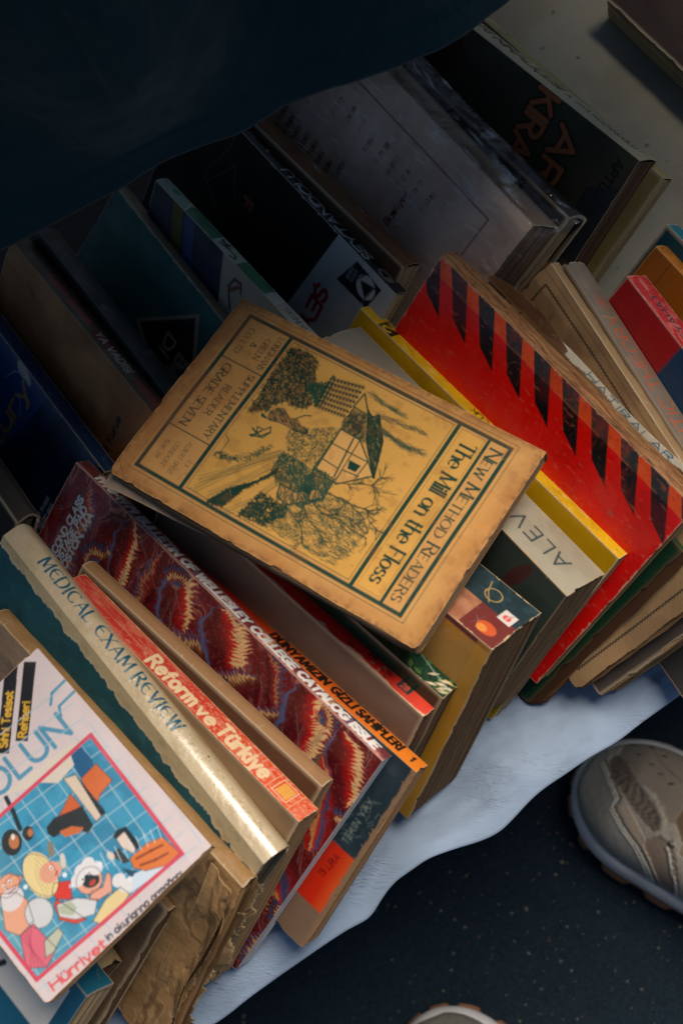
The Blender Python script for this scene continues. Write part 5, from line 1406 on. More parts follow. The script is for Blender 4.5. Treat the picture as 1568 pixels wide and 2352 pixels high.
def red_front(L, W):
    c = Canvas(L, W, .5, 'e00d06'); ny, nx = c.ny, c.nx
    c.mix(sst(10, 0, c.Y)[:, None]*sst(60, 150, c.X)[None]*.0, 'cc4a24')
    # slanting black bars along the spine edge, then a strip of old clear tape
    for k in range(14):
        x = -12.6+k*21.4
        c.poly([(x-1.6, -1), (x+11.6, -1), (x+31, 27.2), (x+17.2, 21.8)], '101216')
    tp = sst(9.4, 8.9, c.Y)[:, None]*np.ones((1, nx)); bar = sst(.25, .1, c.a[..., 0]); c.mix(tp*.55*(1-bar), 'f06a24'); c.mix(tp*.10*bar, '8a8a84'); c.mix(tp*sst(.5, .7, fbm(ny, nx, 10, 8))*.18*(1-.6*bar), 'e08a5a')
    e = np.abs(c.Y[:, None]-9.2-.5*(fbm(1, nx, 20, 6)-.5)); c.mix(sst(.5, 0, e)*.5*sst(.4, .6, fbm(1, nx, 9, 9)), 'c97a58')
    c.mix(sst(.6, .75, fbm(ny, nx, 3, 12, 3))*.3*(fbm(ny, nx, 40, 14) > .5), '7a1510')
    c.ell(150, 30, 9, 6, 'c4584a', 20, .14); c.ell(158, 36, 2, 1.4, '8a5a52', 0, .5)
    c.mix(sst(.5, .8, fbm(ny, nx, 60, 41))*.22, '8f0a0a'); c.mix(sst(.55, .75, fbm(ny, nx, (30, 12), 43))*.14, 'd8432c'); c.wear(101, 'd0a084', 1.3, 1.7, .16, 120, 'd47058', .3); return c
def hat_front(L, W):
    c = Canvas(L, W, .55, 'ad8b62'); ny, nx = c.ny, c.nx
    c.mix(sst(.4, .7, fbm(ny, nx, 50, 3))*.5, '7d6247'); c.mix(sst(.55, .72, fbm(ny, nx, 9, 5))*.2, 'b39468')
    def wavy(a, b):
        a = np.array(a, float); b = np.array(b, float); n = int(np.linalg.norm(b-a)/1.15); d = (b-a)/n; p = np.array([-d[1], d[0]])
        for k in range(n): c.seg(a+d*k+p*(.25 if k % 2 else -.25), a+d*(k+1)+p*(-.25 if k % 2 else .25), .85, '20282c', .9)
    x0, x1, y0, y1 = 8.4, 183.5, 8.6, W-9
    wavy((x0, y0), (x1, y0)); wavy((x0, y0), (x0, y1)); wavy((x1, y0), (x1, y1)); wavy((x0, y1), (x1, y1))
    for o in (0, 1.5): c.seg((23+o, 14.3), (23+o, 34), .35, '26282a')
    c.line([(0, 4.2), (60, 3.4), (130, 4.4), (L, 3.6)], .5, '6a4e35', .7); c.line([(70, 6), (100, 4.5), (140, 5.5)], .4, '7a5233', .6)
    c.wear(111, '7a6248', 1.2, 1.5, .28, 26, '6d543c'); return c
def the_spine(L, T):
    c = Canvas(L, T, .45, '75685c'); c.mix(sst(.4, .7, fbm(c.ny, c.nx, 30, 3))*.3, '5f544b')
    c.text("CRITIC THEORY", 128, T*.5-4.5, 9.2, 'b5502a', rot=180, wt=.085, sp=.2, fit=92)
    t = np.linspace(0, 6.3, 30); c.line(np.stack([27+4.4*np.cos(t), T*.5+3.2*np.sin(t)], 1), .5, 'a5492f'); c.text("B", 28.4, T*.5-2, 4, 'a5492f', rot=180, wt=.13)
    c.line([(36, T*.9), (38, T*.5), (36.5, .5)], .8, '8d8660', .6); c.wear(121, 'a09284', .6, 1.2, .15, 20, 'a09080', .2); return c
def sey_spine(L, T):
    c = Canvas(L, T, .45, 'a3161c'); c.mix(sst(.5, .72, fbm(c.ny, c.nx, (5, 16), 3))*.6, 'c26a60'); c.text("D\u00dcNYAYA SEYAHAT", 92, T*.5-2.4, 5, '16222c', rot=180, wt=.17, sp=.2, fit=78)
    c.wear(131, 'd09a86', 1., 1.4, .1, 16, 'd8a094', .4); return c
def sey_front(L, W):
    c = Canvas(L, W, 1., 'a30f14'); c.rect(50, 0, 118, W, '12395a'); c.rect(118, 0, L, W, '4c4844'); c.wear(132, 'c9a08c', .8, 1.2, .12, 10, 'b8302c'); return c
def och_front(L, W):
    c = Canvas(L, W, 1., '9a5414'); c.wear(141, 'b98a4c', .9, 1.2, .2, 10, 'b06a2a'); c.line([(14, 0), (15, W)], .6, '6d3a10'); return c
def och_spine(L, T):
    c = Canvas(L, T, .6, 'b06c1c'); c.mix(sst(.45, .65, fbm(c.ny, c.nx, 8, 3))*.5, '7d4a14'); c.text("ROMAN", 60, T*.5-2, 4.5, '2a1c10', rot=180, wt=.2); c.wear(142, 'c99a4c', 1., 1.4, .15, 10); return c
def blu_front(L, W):
    c = Canvas(L, W, .6, '10396c'); ny, nx = c.ny, c.nx
    c.mix((c.X[None]+.25*c.Y[:, None] > 139)*np.ones((ny, 1)), '0a1c36'); c.mix(sst(.5, .72, fbm(ny, nx, 30, 4))*.3, '1a4a80')
    c.text("century", 124, 92, 13, '9a7440', rot=-90, wt=.17, sp=.14, fit=84)
    for i, t in enumerate(("which has swept", "the nation and", "so many of")): c.text(t, 176+i*5.2, 74-2*i, 3.2, '8a97a8', rot=-90, wt=.14, sp=.2, alpha=.75)
    r = np.random.default_rng(3)
    c.ell(112, 3, 7, 3.2, 'b9b2a4', 10, .85); c.ell(119, 4, 4, 2, 'b9b2a4', 30, .7); c.line([(112, 4), (106, 9), (103, 16)], .5, 'a9b0b4', .8); c.line([(118, 16), (124, 21), (126, 27)], .5, '9aa6b0', .6)
    c.wear(151, 'a89c88', 1.1, 1.6, .15, 26, '5d7ba0'); return c
def vad_front(L, W):
    c = Canvas(L, W, 1., '865530'); c.mix(sst(.4, .7, fbm(c.ny, c.nx, 26, 4))*.6, 'a87444'); c.text("125 Kuru\u015f", 133, 56, 4.4, '1c1512', rot=-90, wt=.22, sp=.2, fit=34)
    c.ell(30, 12, 6, 2, '5a2a1c', 20, .5); c.wear(161, '9a7c5c', 1.2, 1.4, .3, 14, '5a4030'); return c
def vad_spine(L, T):
    c = Canvas(L, T, .45, '4c3b30'); c.text("KARA ELMAS", 34, T*.68, 5, '8f2420', wt=.22, sp=.2, fit=44); c.rect(84, 2, 104, T-2, '5f1a18'); c.text("VAD\u0130S\u0130", 62+4, T*.68, 5, 'b9a890', wt=.22, sp=.2, fit=34, alpha=.0)
    c.text("YA VAD\u0130S\u0130", 86, T*.68, 4.6, 'a59a86', wt=.2, sp=.2, fit=34); c.text("ROMANI", 126, T*.66, 3.6, '8f2420', wt=.2, sp=.2, fit=26); c.wear(162, '7d6a54', 1., 1.4, .2, 14, '7d6a54'); return c
def tea_front(L, W):
    c = Canvas(L, W, .6, '0d5652'); ny, nx = c.ny, c.nx; c.mix(sst(.4, .75, fbm(ny, nx, 40, 5))*.4, '0a4542')
    A = np.array([[66, 46], [104, 9.5], [122, 33], [98, 60]]); ce = A.mean(0)
    c.poly(A, '8d7866'); B = ce+(A-ce)*.86; c.poly(B, '0d0d0f')
    c.text("BA", 107, 37, 8.2, '9d8b78', rot=90, wt=.2, sp=.14, sx=.62, fit=15); c.text("D\u0130", 92.5, 34, 8.2, '9d8b78', rot=90, wt=.2, sp=.14, sx=.62, fit=11)
    c.text("YAYIN", 6, 30, 4, '2d7a72', rot=90, wt=.1, sp=.2, fit=22); c.wear(171, '9a8f7a', 1., 1.5, .12, 16, '3c7a74')
    y = c.Y[:, None]; c.mix(sst(1.4, .5, y+1.2*(fbm(1, nx, 6, 5)-.5)), 'a5957c'); c.mix(sst(1.0, .3, y)*.6*sst(.4, .6, fbm(1, nx, 4, 8)), '2f7a8a'); return c
def her_spine(L, T):
    c = Canvas(L, T, .4, '1d5a3a'); c.mix(sst(.45, .7, fbm(c.ny, c.nx, (8, 40), 4))*.4, '3a7a52')
    c.rect(60, 0, 84, T, '98998a'); c.rect(112, 0, 122, T, 'a09f94'); c.rect(122, 0, L, T, '8f8f88'); c.rect(0, 0, 30, T, '8f9a8c', .75); c.ell(14, T*.4, 4, 2, '3a7a52')
    K = '0d1210'
    for k in range(9): c.line([(63+k*.9, T*.5), (64+k*.9-2*math.cos(k), T*(.15+.07*(k % 3)))], .8, K)
    c.line([(64, T*.7), (70, T*.55), (78, T*.5), (80, T*.75), (76, T*.85)], 1.1, K); c.line([(62, T*.3), (68, T*.5)], 1., K)
    c.text("YAYINEVI", 126, T*.66, 3.4, '3a3d3a', wt=.16, sp=.2); c.line([(26, .4), (30, T*.6), (31, T)], 1.2, 'b0a795'); c.wear(181, 'aaa591', .9, 1.5, .12, 14, '9fb09a'); return c
def her_front(L, W):
    c = Canvas(L, W, .8, '0c1e3a'); c.poly([(20, 0), (30, 0), (70, W), (55, W)], '4c4a1c'); c.poly([(32, 0), (42, 0), (84, W), (74, W)], '14386c'); c.poly([(72, 0), (L, 0), (L, W), (100, W), (80, 30)], '9a9284')
    c.line([(90, 26), (84, 15), (87, 8), (93, 7), (95, 12)], 1.6, '14110f'); c.line([(86, 16), (92, 10)], 2.4, '6d3520'); c.wear(182, 'aaa591', .9, 1.2, .1, 20, '3d5a80'); return c
def sey2_front(L, W):
    c = Canvas(L, W, .6, '08080a'); ny, nx = c.ny, c.nx
    c.poly([(149, -1), (L+1, -1), (L+1, W), (120, W), (138.4, 57)], 'a7abaa'); c.mix((c.a[..., 0] > .2)*sst(.45, .7, fbm(ny, nx, 20, 8))*.25, '85898a')
    c.text("\u015eEY", 151, 33, 9.5, '8f1a24', rot=90, wt=.26, sp=.14, fit=30)
    k = [(161, 22), (168, 3.4), (191, 5.2), (187.5, 21)]; c.poly(k, '11161c'); c.ell(181, 11.5, 7.6, 6.6, 'aab2b2', 5); c.poly([(175.5, 10.5), (187, 7.2), (184, 17.6)], '11161c'); c.line([(172, 14), (178, 4)], .9, '11161c')
    for i, t in enumerate(("UYCAN", "YAYINLARI")): c.text(t, 170-i*3.4, 8 , 2.1, '7d8890', rot=96, wt=.15, sp=.25, fit=8)
    for a, b in (((40, 41), (52, 12)), ((52, 12), (50, 4)), ((44, 44), (60, 20)), ((60, 20), (73, 42)), ((40, 41), (60, 52))): c.seg(a, b, .6, '4c5868', .6)
    c.text("F", 76, 30, 8, '7d4a38', rot=90, wt=.3); c.line([(180, 1), (186, 9), (183, 18), (189, 28)], .6, '8a8880', .6); c.wear(191, 'b5afa2', 1., 1.5, .08, 24, '3a3f46'); return c
def sey2_spine(L, T):
    c = Canvas(L, T, .4, '16191d'); c.text("\u015eEYTANDOLU", 172, T*.5-2.6, 5.4, '9a9c98', rot=180, wt=.24, sp=.16, fit=80, slant=.12); c.text("AL\u0130 MUSTAFA", 62, T*.5-1.8, 3.6, '5d6060', rot=180, wt=.15, sp=.2, fit=44); c.ell(74, T*.5, 1.2, 1.2, 'a5712a')
    c.ell(186, T*.5, 6.4, 3.4, '565a5c'); c.poly([(181, T*.5), (188, T*.3), (187, T*.78)], '16191d'); c.wear(192, '8a8a86', .6, 1.3, .1, 20, '5d6266'); return c
def wor_spine(L, T, spots=True):
    c = Canvas(L, T, .5, '623a1c'); ny, nx = c.ny, c.nx; c.mix(sst(.35, .7, fbm(ny, nx, (2.4, 60), 4))*.7, '6d4a2c'); c.mix(sst(.5, .7, fbm(ny, nx, (1.5, 20), 9))*.5, '2f1d12')
    c.ell(110, T*.35, 5*spots, 1.6, '8a8a80', 10, .6); c.ell(150, T*.3, 3*spots, 1, '8a8a80', 10, .6); c.wear(201, '7a5a3c', 1.2, 1.6, .3, 40, '8a6844'); return c
def wra_front(L, W):
    c = Canvas(L, W, .6, 'f2d6c0'); ny, nx = c.ny, c.nx; c.mix(sst(.4, .7, fbm(ny, nx, 50, 4))*.5, 'cfa88c'); c.mix(sst(.5, .75, fbm(ny, nx, 16, 6))*.35, 'f0d0ac')
    R = '6a1818'; c.frame(20, 16, 216, 150, .8, R, .85)
    words = ("Birinci", "Ikinci", "Ucuncu", "Dorduncu", "Besinci", "Altinci", "Yedinci", "Sekizinci", "Dokuzuncu", "Onuncu")
    r = np.random.default_rng(5)
    for i, w in enumerate(words): c.text(w+" tabi", 44+i*8.2, 92, 4, R, rot=-90, wt=.16, sp=.18, fit=30+6*r.random(), alpha=.8)
    c.text("Bas\u0131l\u0131yor", 166, 62, 4.2, R, rot=-90, wt=.2, sp=.18, fit=22, alpha=.8)
    for i in range(9):
        for j in range(3): c.text("%d%d" % (r.integers(1, 9), r.integers(1, 9)), 92+i*11, 32+j*5-1.5*i*0, 3, R, rot=-90, wt=.16, sp=.2, alpha=.55 if j < 2 else .3)
    c.wear(211, '9a8468', 1.2, 1.3, .25, 20, 'a8957c'); return c
def dar_spine(L, T):
    c = Canvas(L, T, .6, '17130f'); c.rect(76, T*.28, 172, T*.75, '4a2e22'); r = np.random.default_rng(2)
    for k in range(12): c.line([(92+k*5, T*.35), (97+k*5, T*.7)], 1.6, '23140e', .8)
    c.ell(168, T*.55, 4, 3, '6d5444', 0, .7); c.wear(221, '5a4636', 1., 1.4, .2, 20, '4a3a2e'); return c
def ark_front(L, W):
    c = Canvas(L, W, .6, '42402f'); ny, nx = c.ny, c.nx; c.mix(sst(.4, .7, fbm(ny, nx, 40, 4))*.4, '2a2c28'); c.ell(70, 20, 24, 16, '4a1f16', 0, .8); c.ell(60, 14, 10, 6, '6d3a20', 20, .6)
    for t, x, y, f in (("ARI", 172, 7, 40), ("KIRAL", 148, -2, 50)):
        c.text(t, x, y+4, 15, '0c0b0b', rot=90, wt=.36, sp=.14, sx=.8, fit=f); c.text(t, x, y+4, 15, 'a8623c', rot=90, wt=.2, sp=.14, sx=.8, fit=f)
    c.text("APTULLAH", 212, 6, 5.5, '141312', rot=90, wt=.22, sp=.2, fit=40, slant=.1); c.poly([(205, 30), (L, 18), (L, 70), (208, 70)], '1d2530', .8); c.wear(231, '6a6252', 1.1, 1.5, .2, 26, '57564a'); return c
def ark_spine(L, T):
    c = Canvas(L, T, .5, 'a39a80'); c.text("ARI KIRAL\u0130\u00c7ES\u0130", 78, T*.5+2, 7.4, '141312', wt=.3, sp=.12, fit=76, slant=.15); c.text("A. Z\u0130YA KOZANO\u011eLU", 160, T*.62, 4.6, '1c1b18', wt=.16, sp=.2, fit=54); c.wear(232, '8a8470', 1., 1.4, .2, 20, '77725f'); return c
def tor_front(L, W):
    c = Canvas(L, W, .8, '9a7850'); ny, nx = c.ny, c.nx; c.mix(sst(.4, .7, fbm(ny, nx, 24, 4))*.6, 'b08c5e'); rg_ = 1-2*np.abs(fbm(ny, nx, (40, 30), 9, 4)-.5); c.mix(sst(.86, .98, rg_)*.55, '5a4230'); c.mix(sst(.80, .86, rg_)*.3*(rg_ < .88), 'cdae80')
    c.rect(0, 0, 110, W, '8d7763'); c.poly([(70, 22), (110, 22), (110, W), (70, W)], '5f4733')
    for i, t in enumerate(("TEK K\u0130TAP", "D\u00dcKKANI")): c.text(t, 68+i*9, 46, 5.4, '2f2823', rot=-96, wt=.22, sp=.2, fit=38)
    c.ell(L-14, 14, 8, 3.6, '6d4a2c', 40, .6); c.wear(241, 'b08c5c', 2., 2., .3, 40, '5d4632'); return c
def bl_front(L, W):
    c = Canvas(L, W, .8, '0f5a78'); c.rect(120, 6, 172, 40, 'd2d2ce'); c.text("L J", 130, 34, 14, '12202a', rot=-60, wt=.22); c.wear(251, 'a8a598', 1., 1.4, .12, 20, '3a86a0'); return c

# ------------------------------------------------------------------ build
make_floor(); make_table(); make_cloths(); make_board(); make_drape(); make_shoes()
GF = "books leaning in the front row"; GB = "books leaning in the back row"
BR = 'a07a54'
# front row, from the lower left to the upper right
book('blue_label', "deep blue paperback with a white label, lowest at the left under the cartoon booklet", group=GF, front=bl_front, spine='1b6a86', back='12506a', seed=11)
book('brown_cream', "old brown book with a cream worn spine end under the cartoon booklet", group=GF, front='5a4634', spine='c2a678', back='5a4634', bend=2., seed=12, rnd=3, rag=2.5, curl=3, paper='6d5540', mats=(M_KRAFT, None))
book('brown_curl', "thin brown booklet with a curled cover beside the torn paper covered book", group=GF, front='6f5742', spine='8a6f54', back='5a4634', bend=5., curl=5, rag=2.5, seed=13, paper='5d4836', mats=(M_CRUMP, M_CRUMP))
book('torn_kraft', "torn brown paper covered book with black print beside the teal book", group=GF, front=tor_front, spine='94734a', back='6d5238', bend=5.5, curl=4, rag=3.5, seed=14, paper='8a6947', mats=(M_CRUMP, M_CRUMP), corner=5, page_kw=dict(jit=2.2, wav=2.5, lay=.5), wsp=2.)
book('medical', "teal hardback with a shiny cream spine lettered MEDICAL EXAM REVIEW", name='hardback_book', group=GF, front=med_front, spine=med_spine, back='1f5660', hard=True, rnd=5.5, mats=(M_CLOTHB, M_SPINE), paper='8d7358', seed=15, bend=.3)
book('turkiye', "scuffed orange red paperback with cream title ending in T\u00fcrkiye", group=GF, front='8d7254', spine=tur_spine, back='a8442c', paper='a5835e', seed=16, mats=(M_COVER, M_COVER))
book('kraft', "plain brown paper covered book between the orange red book and the marbled catalogue", group=GF, front='6b4630', spine='94704d', back='6b4630', paper='9c7b59', seed=17, mats=(M_KRAFT, M_KRAFT), rnd=1.5, bend=1.5)
book('wellesley', "marbled red and blue college catalogue with white lettering on its spine", group=GF, front=wel_front, spine=wel_spine, back='5b1a20', paper='ccccd2', rim='d2cfd0', seed=18, rnd=.4, bend=.8, mats=(M_GLOSS, M_GLOSS), page_kw=dict(coljit=.04, jit=.08, lay=.14))
book('orange', "orange spined paperback with black and red front cover and the number 1", group=GF, front=oran_front, spine=oran_spine, back='7a5f48', paper='a3805e', rim='a88662', seed=19, mats=(M_GLOSS, M_COVER))
book('redspine', "dark red spined paperback with pale grey brown cover beside the orange spine", group=GF, front='7d6552', spine=reds_spine, back='7d6552', paper='6d5643', seed=20)
book('green', "green jungle leaf paperback partly under the buff reader", group=GF, front='12402a', spine=gre_spine, back='12402a', paper='6b5542', seed=21, mats=(M_GLOSS, M_GLOSS))
book('apple', "thick yellow paperback with a picture spine and a white apple label", group=GF, front=app_front, spine=app_spine, back='6d5040', paper='765b43', seed=22, rnd=1.)
book('alevli', "thick grey spined book lettered ALEVL\u0130 with a dark green cover", group=GF, front=ale_front, spine=ale_spine, back='39443c', paper='80664c', seed=23, rnd=1.5, corner=3)
book('yellow', "slim bright yellow book numbered 2 beside the red striped book", group=GF, front=yel_front, spine=yel_spine, back='c99a0e', paper='9a8468', rim='cbb9a0', seed=24, rnd=.3, mats=(M_GLOSS, M_GLOSS))
def red_spine(L, T):
    c = wor_spine(L, T, 0.01); c.a *= 1.5; ny, nx = c.ny, c.nx
    c.mix(sst(.4, .65, fbm(ny, nx, (1.6, 34), 14))*.55, 'a9835a'); c.mix(sst(.62, .7, fbm(ny, nx, (1.2, 12), 24))*.6, '2b1a11'); return c
book('redstripe', "large red book with slanting black bars and a worn brown spine edge", group=GF, front=red_front, spine=red_spine, back='b00d0c', paper='a07c58', seed=25, wsp=1.6, mats=(M_GLOSS, M_KRAFT), corner=1.2)
book('greenhard', "dark green hardback lying just behind the red striped book", name='hardback_book', group=GF, front='0e3d22', spine='0e3d22', back='3a4038', paper='6a4830', rim='5a4630', seed=26, mats=(M_CLOTHB, None), rag=1.6, page_inset=(.5, -2.5, -2.), page_kw=dict(jit=2.4, lay=.4, wav=2.))
book('hatiralar', "worn tan booklet with a twisted black border line on its cover", group=GF, front=hat_front, spine='8f7452', back='6b5340', paper='8f6e4c', seed=27, bend=2.6, curl=3., rag=2.6, mats=(M_PAPER, M_KRAFT), corner=6, page_kw=dict(jit=1.6, lay=.4, wav=2.), wsp=1.)
book('theory', "grey book with thin orange letters THEORY on its spine", group=GF, front='51473f', spine=the_spine, back='51473f', paper='a5835c', seed=28, rnd=1.2, curl=1.5, rag=2., page_kw=dict(jit=.9, wav=1.5))
book('seyahat', "red and blue book lettered SEYAHAT on a faded red spine", group=GF, front=sey_front, spine=sey_spine, back='3f3f40', paper='6a6259', seed=29, mats=(M_GLOSS, M_GLOSS))
book('ochre', "ochre brown book just behind the red SEYAHAT book", group=GF, front=och_front, spine=och_spine, back='8a4a14', seed=30, paper='7a5c3c')
book('teal_thin', "teal book farthest up the front row at the right edge", group=GF, front='0d3c48', spine='15697a', back='0d3c48', seed=31)
# back row, from the left to the right
book('grey_round', "dark grey round backed book above the teal book at the left edge", name='hardback_book', group=GB, front='1c1a18', spine='3d3832', back='1c1a18', hard=True, rnd=5, seed=41, mats=(M_CLOTHB, M_CLOTHB))
book('blue_tury', "dark blue scuffed paperback lettered century in ochre at the left edge", group=GB, front=blu_front, spine='1d3c60', back='0d2440', seed=42, mats=(M_GLOSS, M_GLOSS))
book('brown_vadi', "brown spotted paperback priced 125 Kuru\u015f beside the blue paperback", group=GB, front=vad_front, spine=vad_spine, back='5a4434', seed=43, bend=2.)
book('black_plain', "plain black book between the brown paperback and the teal one", group=GB, front='0d0d0d', spine='16171a', back='0d0d0d', seed=44, rim='3a3834')
book('teal_ba', "dark teal book with a black diamond bearing the letters BA D\u0130", group=GB, front=tea_front, spine='8a7a62', back='0d5652', seed=45, paper='8a7050')
book('heron', "blue fronted book whose green and white spine shows a black bird", group=GB, front=her_front, spine=her_spine, back='1d5a3a', seed=46)
book('seytandolu', "black and white book lettered \u015eEYTANDOLU with a red title", group=GB, front=sey2_front, spine=sey2_spine, back='16191d', seed=47, mats=(M_PAPER, M_COVER))
book('worn_brown', "book with a bare fibrous brown spine beside the plastic wrapped book", group=GB, front='4a3220', spine=wor_spine, back='3a2818', seed=48, wsp=1.5, mats=(M_KRAFT, M_KRAFT))
book('wrapped', "large printed tan book wrapped in wrinkled clear plastic", group=GB, front=wra_front, spine='7d6a58', back='6d5a48', seed=49, bend=2., paper='7a6450', page_kw=dict(wav=2))
book('dark_label', "dark book with a worn brown label beside the plastic wrapped book", name='hardback_book', group=GB, front='14110e', spine=dar_spine, back='14110e', seed=50, hard=True, rnd=2.5, mats=(M_CLOTHB, M_CLOTHB))
book('ar_kiral', "dark olive book with orange capitals and KIRAL\u0130\u00c7ES\u0130 on its spine", group=GB, front=ark_front, spine=ark_spine, back='4a3a2a', seed=51, paper='5d4634', rnd=1.2)
book('yellow_back', "pale yellow spined book behind the dark olive one", group=GB, front='8a7c4c', spine='8f8250', back='8a7c4c', seed=52, paper='9a8560')
book('corner_brown', "red brown book with a grey edge in the top right corner", group=GB, front='2c1712', spine='4a443d', back='2c1712', seed=53, wsp=2)
# lying on top
book('mill', "buff reader printed in green, The Mill on the Floss, lying on top of the row", 'booklet', 'booklet', "booklets lying on the books", front=mill_front, spine='b98a52', back='b5864e', paper='7d6650', rim='8a6a48', seed=61, rnd=1.2, bend=2.2, curl=-1.5, corner=3.5, mats=(M_PAPER, M_PAPER), page_kw=dict(wav=1.5, jit=.4), page_inset=(-.8, .6, -.6))
book('cartoon', "white cartoon booklet with a red framed bathroom picture at lower left", 'booklet', 'booklet', "booklets lying on the books", front=cartoon_front, spine='b08a62', back='c9bfc0', paper='a98660', rim='c2a88a', seed=62, rnd=.2, bend=1.2, mats=(M_GLOSS, M_PAGES), corner=2.5, page_inset=(.5, .4, .4), page_kw=dict(jit=.5))

# a torn strip of title paper that has come away behind the red striped book
def torn_strip():
    root, R, o, off, L, W, T = BOOKS['redstripe']
    w, h = 128., 5.0
    c = Canvas(w, h, .4, 'b9b3a2'); c.text("HATIRALAR", 40, h*.72, 3.1, '2f5f74', wt=.2, sp=.2, fit=62, slant=.25); c.text("\u0130stanbul", 112, h*.7, 3, '3a5560', wt=.16, sp=.2)
    c.wear(301, 'cfc4aa', 1.6, 1.8, .2, 12, '8a7a60')
    x = c.X; tear = 2.6*fbm(1, c.nx, 16, 302, 5)[0]+.7*np.random.default_rng(4).random(c.nx)+np.clip(12-x, 0, 12)*.35
    def place(P, Q, d):
        q = np.minimum(Q, h-np.interp(P[0], x, tear)[None]*np.ones((P.shape[0], 1)))
        y = -(T+.6+.42*(h-q)+.8*np.sin(P*.07)); z = 1.5-1.0*(h-q)-.9*np.sin(P*.05+.4)
        return np.stack([58+P, y, z+d], -1)/1000-off
    sheet("torn_title_strip", c, place, .25, M_PAPER, root, 'd5c8aa')
    # brown inner flap standing up at its end
    c2 = Canvas(60., 10., .8, '5a3a22'); c2.wear(303, '7a5a3a', 1.2, 1.6, .3, 8)
    def place2(P, Q, d):
        y = -(T+.8+.5*(10-Q)*.4); z = -1.2-.75*(10-Q)*np.sin(np.clip(P/60, 0, 1)*2.6+.3)
        return np.stack([22+P, y-.0*d, z+d], -1)/1000-off
    sheet("torn_flap", c2, place2, .3, M_KRAFT, root, '7a5a3a')
torn_strip()

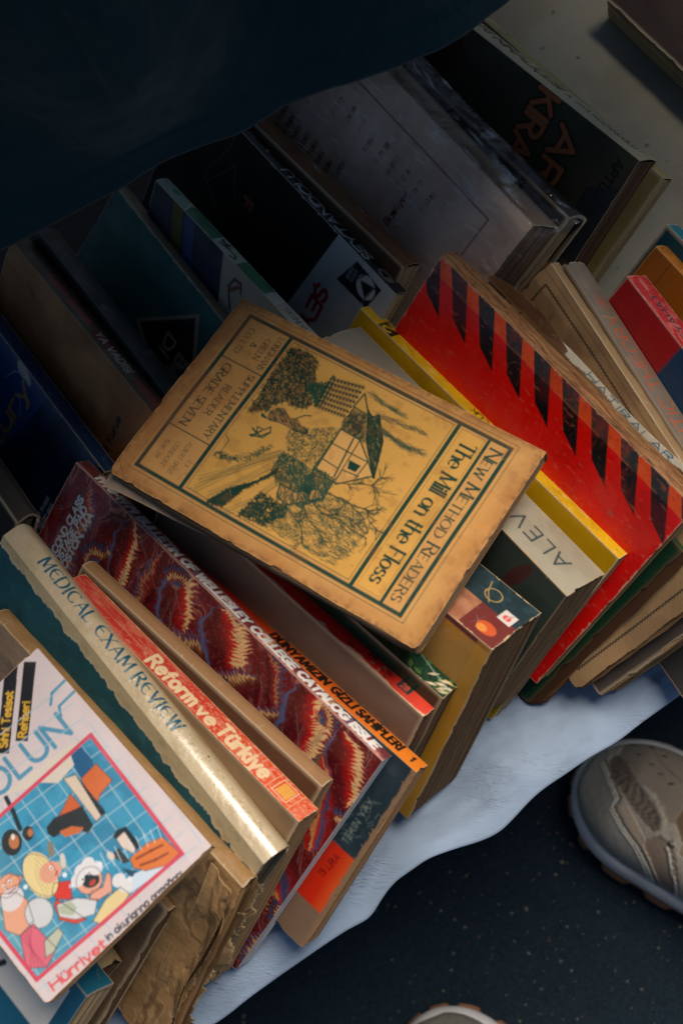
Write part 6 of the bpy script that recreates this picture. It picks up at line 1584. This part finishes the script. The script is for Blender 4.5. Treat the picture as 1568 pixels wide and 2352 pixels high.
def plastic():
    root, R, o, off, L, W, T = BOOKS['wrapped']
    m = bpy.data.materials.new("clear_plastic"); m.use_nodes = True; nt = m.node_tree
    for n in list(nt.nodes): nt.nodes.remove(n)
    out = nt.nodes.new("ShaderNodeOutputMaterial"); mx = nt.nodes.new("ShaderNodeMixShader"); tr = nt.nodes.new("ShaderNodeBsdfTransparent"); gl = nt.nodes.new("ShaderNodeBsdfGlossy")
    fr = nt.nodes.new("ShaderNodeFresnel"); fr.inputs[0].default_value = 1.5
    ml = nt.nodes.new("ShaderNodeMath"); ml.operation = 'MULTIPLY_ADD'; ml.inputs[1].default_value = .6; ml.inputs[2].default_value = .0
    nt.links.new(fr.outputs[0], ml.inputs[0])
    gl.inputs["Roughness"].default_value = .09; gl.inputs["Color"].default_value = (.95, .97, 1, 1); tr.inputs[0].default_value = (.985, .99, 1, 1)
    tc = nt.nodes.new("ShaderNodeTexCoord"); mp = nt.nodes.new("ShaderNodeMapping"); mp.inputs["Scale"].default_value = (10, 22, 46); nt.links.new(tc.outputs["Object"], mp.inputs[0])
    nz = nt.nodes.new("ShaderNodeTexNoise"); nz.inputs["Scale"].default_value = 3.5; nz.inputs["Detail"].default_value = 5; nz.inputs["Distortion"].default_value = 1.2; nt.links.new(mp.outputs[0], nz.inputs[0])
    bp = nt.nodes.new("ShaderNodeBump"); bp.inputs["Strength"].default_value = 1.; bp.inputs["Distance"].default_value = .006; nt.links.new(nz.outputs[0], bp.inputs["Height"]); nt.links.new(bp.outputs[0], gl.inputs["Normal"])
    rp = nt.nodes.new("ShaderNodeMapRange"); rp.inputs["From Min"].default_value = .57; rp.inputs["From Max"].default_value = .74; nt.links.new(nz.outputs[0], rp.inputs["Value"])
    nt.links.new(rp.outputs[0], bp.inputs["Height"])
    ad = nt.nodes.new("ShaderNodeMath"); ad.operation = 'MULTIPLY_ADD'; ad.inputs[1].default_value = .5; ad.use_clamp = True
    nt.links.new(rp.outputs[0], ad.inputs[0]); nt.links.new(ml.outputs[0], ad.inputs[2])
    nt.links.new(ad.outputs[0], mx.inputs[0]); nt.links.new(tr.outputs[0], mx.inputs[1]); df = nt.nodes.new("ShaderNodeBsdfDiffuse"); df.inputs[0].default_value = (.8, .82, .85, 1); m2 = nt.nodes.new("ShaderNodeMixShader"); m2.inputs[0].default_value = .5; nt.links.new(gl.outputs[0], m2.inputs[1]); nt.links.new(df.outputs[0], m2.inputs[2]); nt.links.new(m2.outputs[0], mx.inputs[2]); nt.links.new(mx.outputs[0], out.inputs[0])  # whitish diffuse share paints sky glints into the crease streaks
    w, h, e = L+10, W+26, 26.
    nx, ny = 240, 190
    x = np.linspace(-2, L+8, nx); q = np.linspace(-e, W, ny)
    P, Q = np.meshgrid(x, q)
    rd = 1-np.abs(fbm(ny, nx, (34, 16), 402, 4)-.5)*2; fine = fbm(ny, nx, (14, 5), 405, 3)
    y = 3.4+1.5*rd**6+.35*fine
    over = np.clip(-Q, 0, e); y = y-.95*over+over*(fbm(ny, nx, (20, 22), 409, 3)-.5)*.5
    z = np.where(Q < 0, Q*.55, Q); xx = P+np.clip(P-L, 0, 9)*0
    y = y-np.clip(P-L, 0, 9)*1.2
    co = np.stack([xx, y, z], -1).reshape(-1, 3)/1000-off
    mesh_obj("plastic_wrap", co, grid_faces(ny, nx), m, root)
plastic()

# a leaf of the reader that has slipped out at its lower corner
def loose_leaf():
    root, R, o, off, L, W, T = BOOKS['mill']
    c = Canvas(60, 26, .8, '9a8672'); c.wear(501, 'b09a80', 1., 1.2, .3, 6)
    def place(P, Q, d):
        s = P/60; y = -4.5-3.0*s+1.6*np.sin(s*5+.4)-.25*np.clip(Q-16, 0, 10); q = W-24+Q*(1.16-.22*s)
        return np.stack([-2.2+P*1.02+.02*Q, y-d, q], -1)/1000-off
    sheet("loose_leaf", c, place, .3, M_PAPER, root, 'b3a088')
loose_leaf()

def crumpled_paper():
    root, R, o, off, L, W, T = BOOKS['torn_kraft']
    for k in range(5):
        r = np.random.default_rng(520+k)
        w, h = 26.+8*r.random(), W*(.55+.4*r.random()); z0 = (W+4-h)*r.random()-3
        c = Canvas(w, h, .8, ['a07f55', 'b3926a', '8a6947', '9a7a52', '7a5c40'][k]); ny, nx = c.ny, c.nx
        c.mix(sst(.4, .7, fbm(ny, nx, 16, 4+k))*.5, 'b89468'); c.mix(sst(.55, .7, fbm(ny, nx, (26, 5), 9+k))*.5, '6a4e36')
        c.wear(511+k, 'cdb083', 1.2, 2., .3, 14, '6d5238')
        f = fbm(ny, nx, (44, 16), 523+k, 3)-.5; tear = 13*fbm(1, ny, 26, 525+k, 5)[0]+1.2*r.random(ny)
        a0 = 2.2-k*3.0; cu = (.25+.5*r.random())*(1 if k < 2 else -.6)
        def place(P, Q, d):
            e = tear[:, None]*np.clip(P/w, 0, 1)
            q = np.clip(P-e-(w-15), 0, 99)
            y = a0+7*f*np.clip(P/10, 0, 1)+cu*q+.06*q*q*np.sign(cu)+1.5*np.sin(Q*.09+k)
            x = L-w+9+P-e+2*np.sin(Q*.07+k)-.012*q*q
            return np.stack([x, y-d, z0+Q+3*f], -1)/1000-off
        sheet("torn_paper", c, place, .22, M_CRUMP, root, 'cdb083')
crumpled_paper()
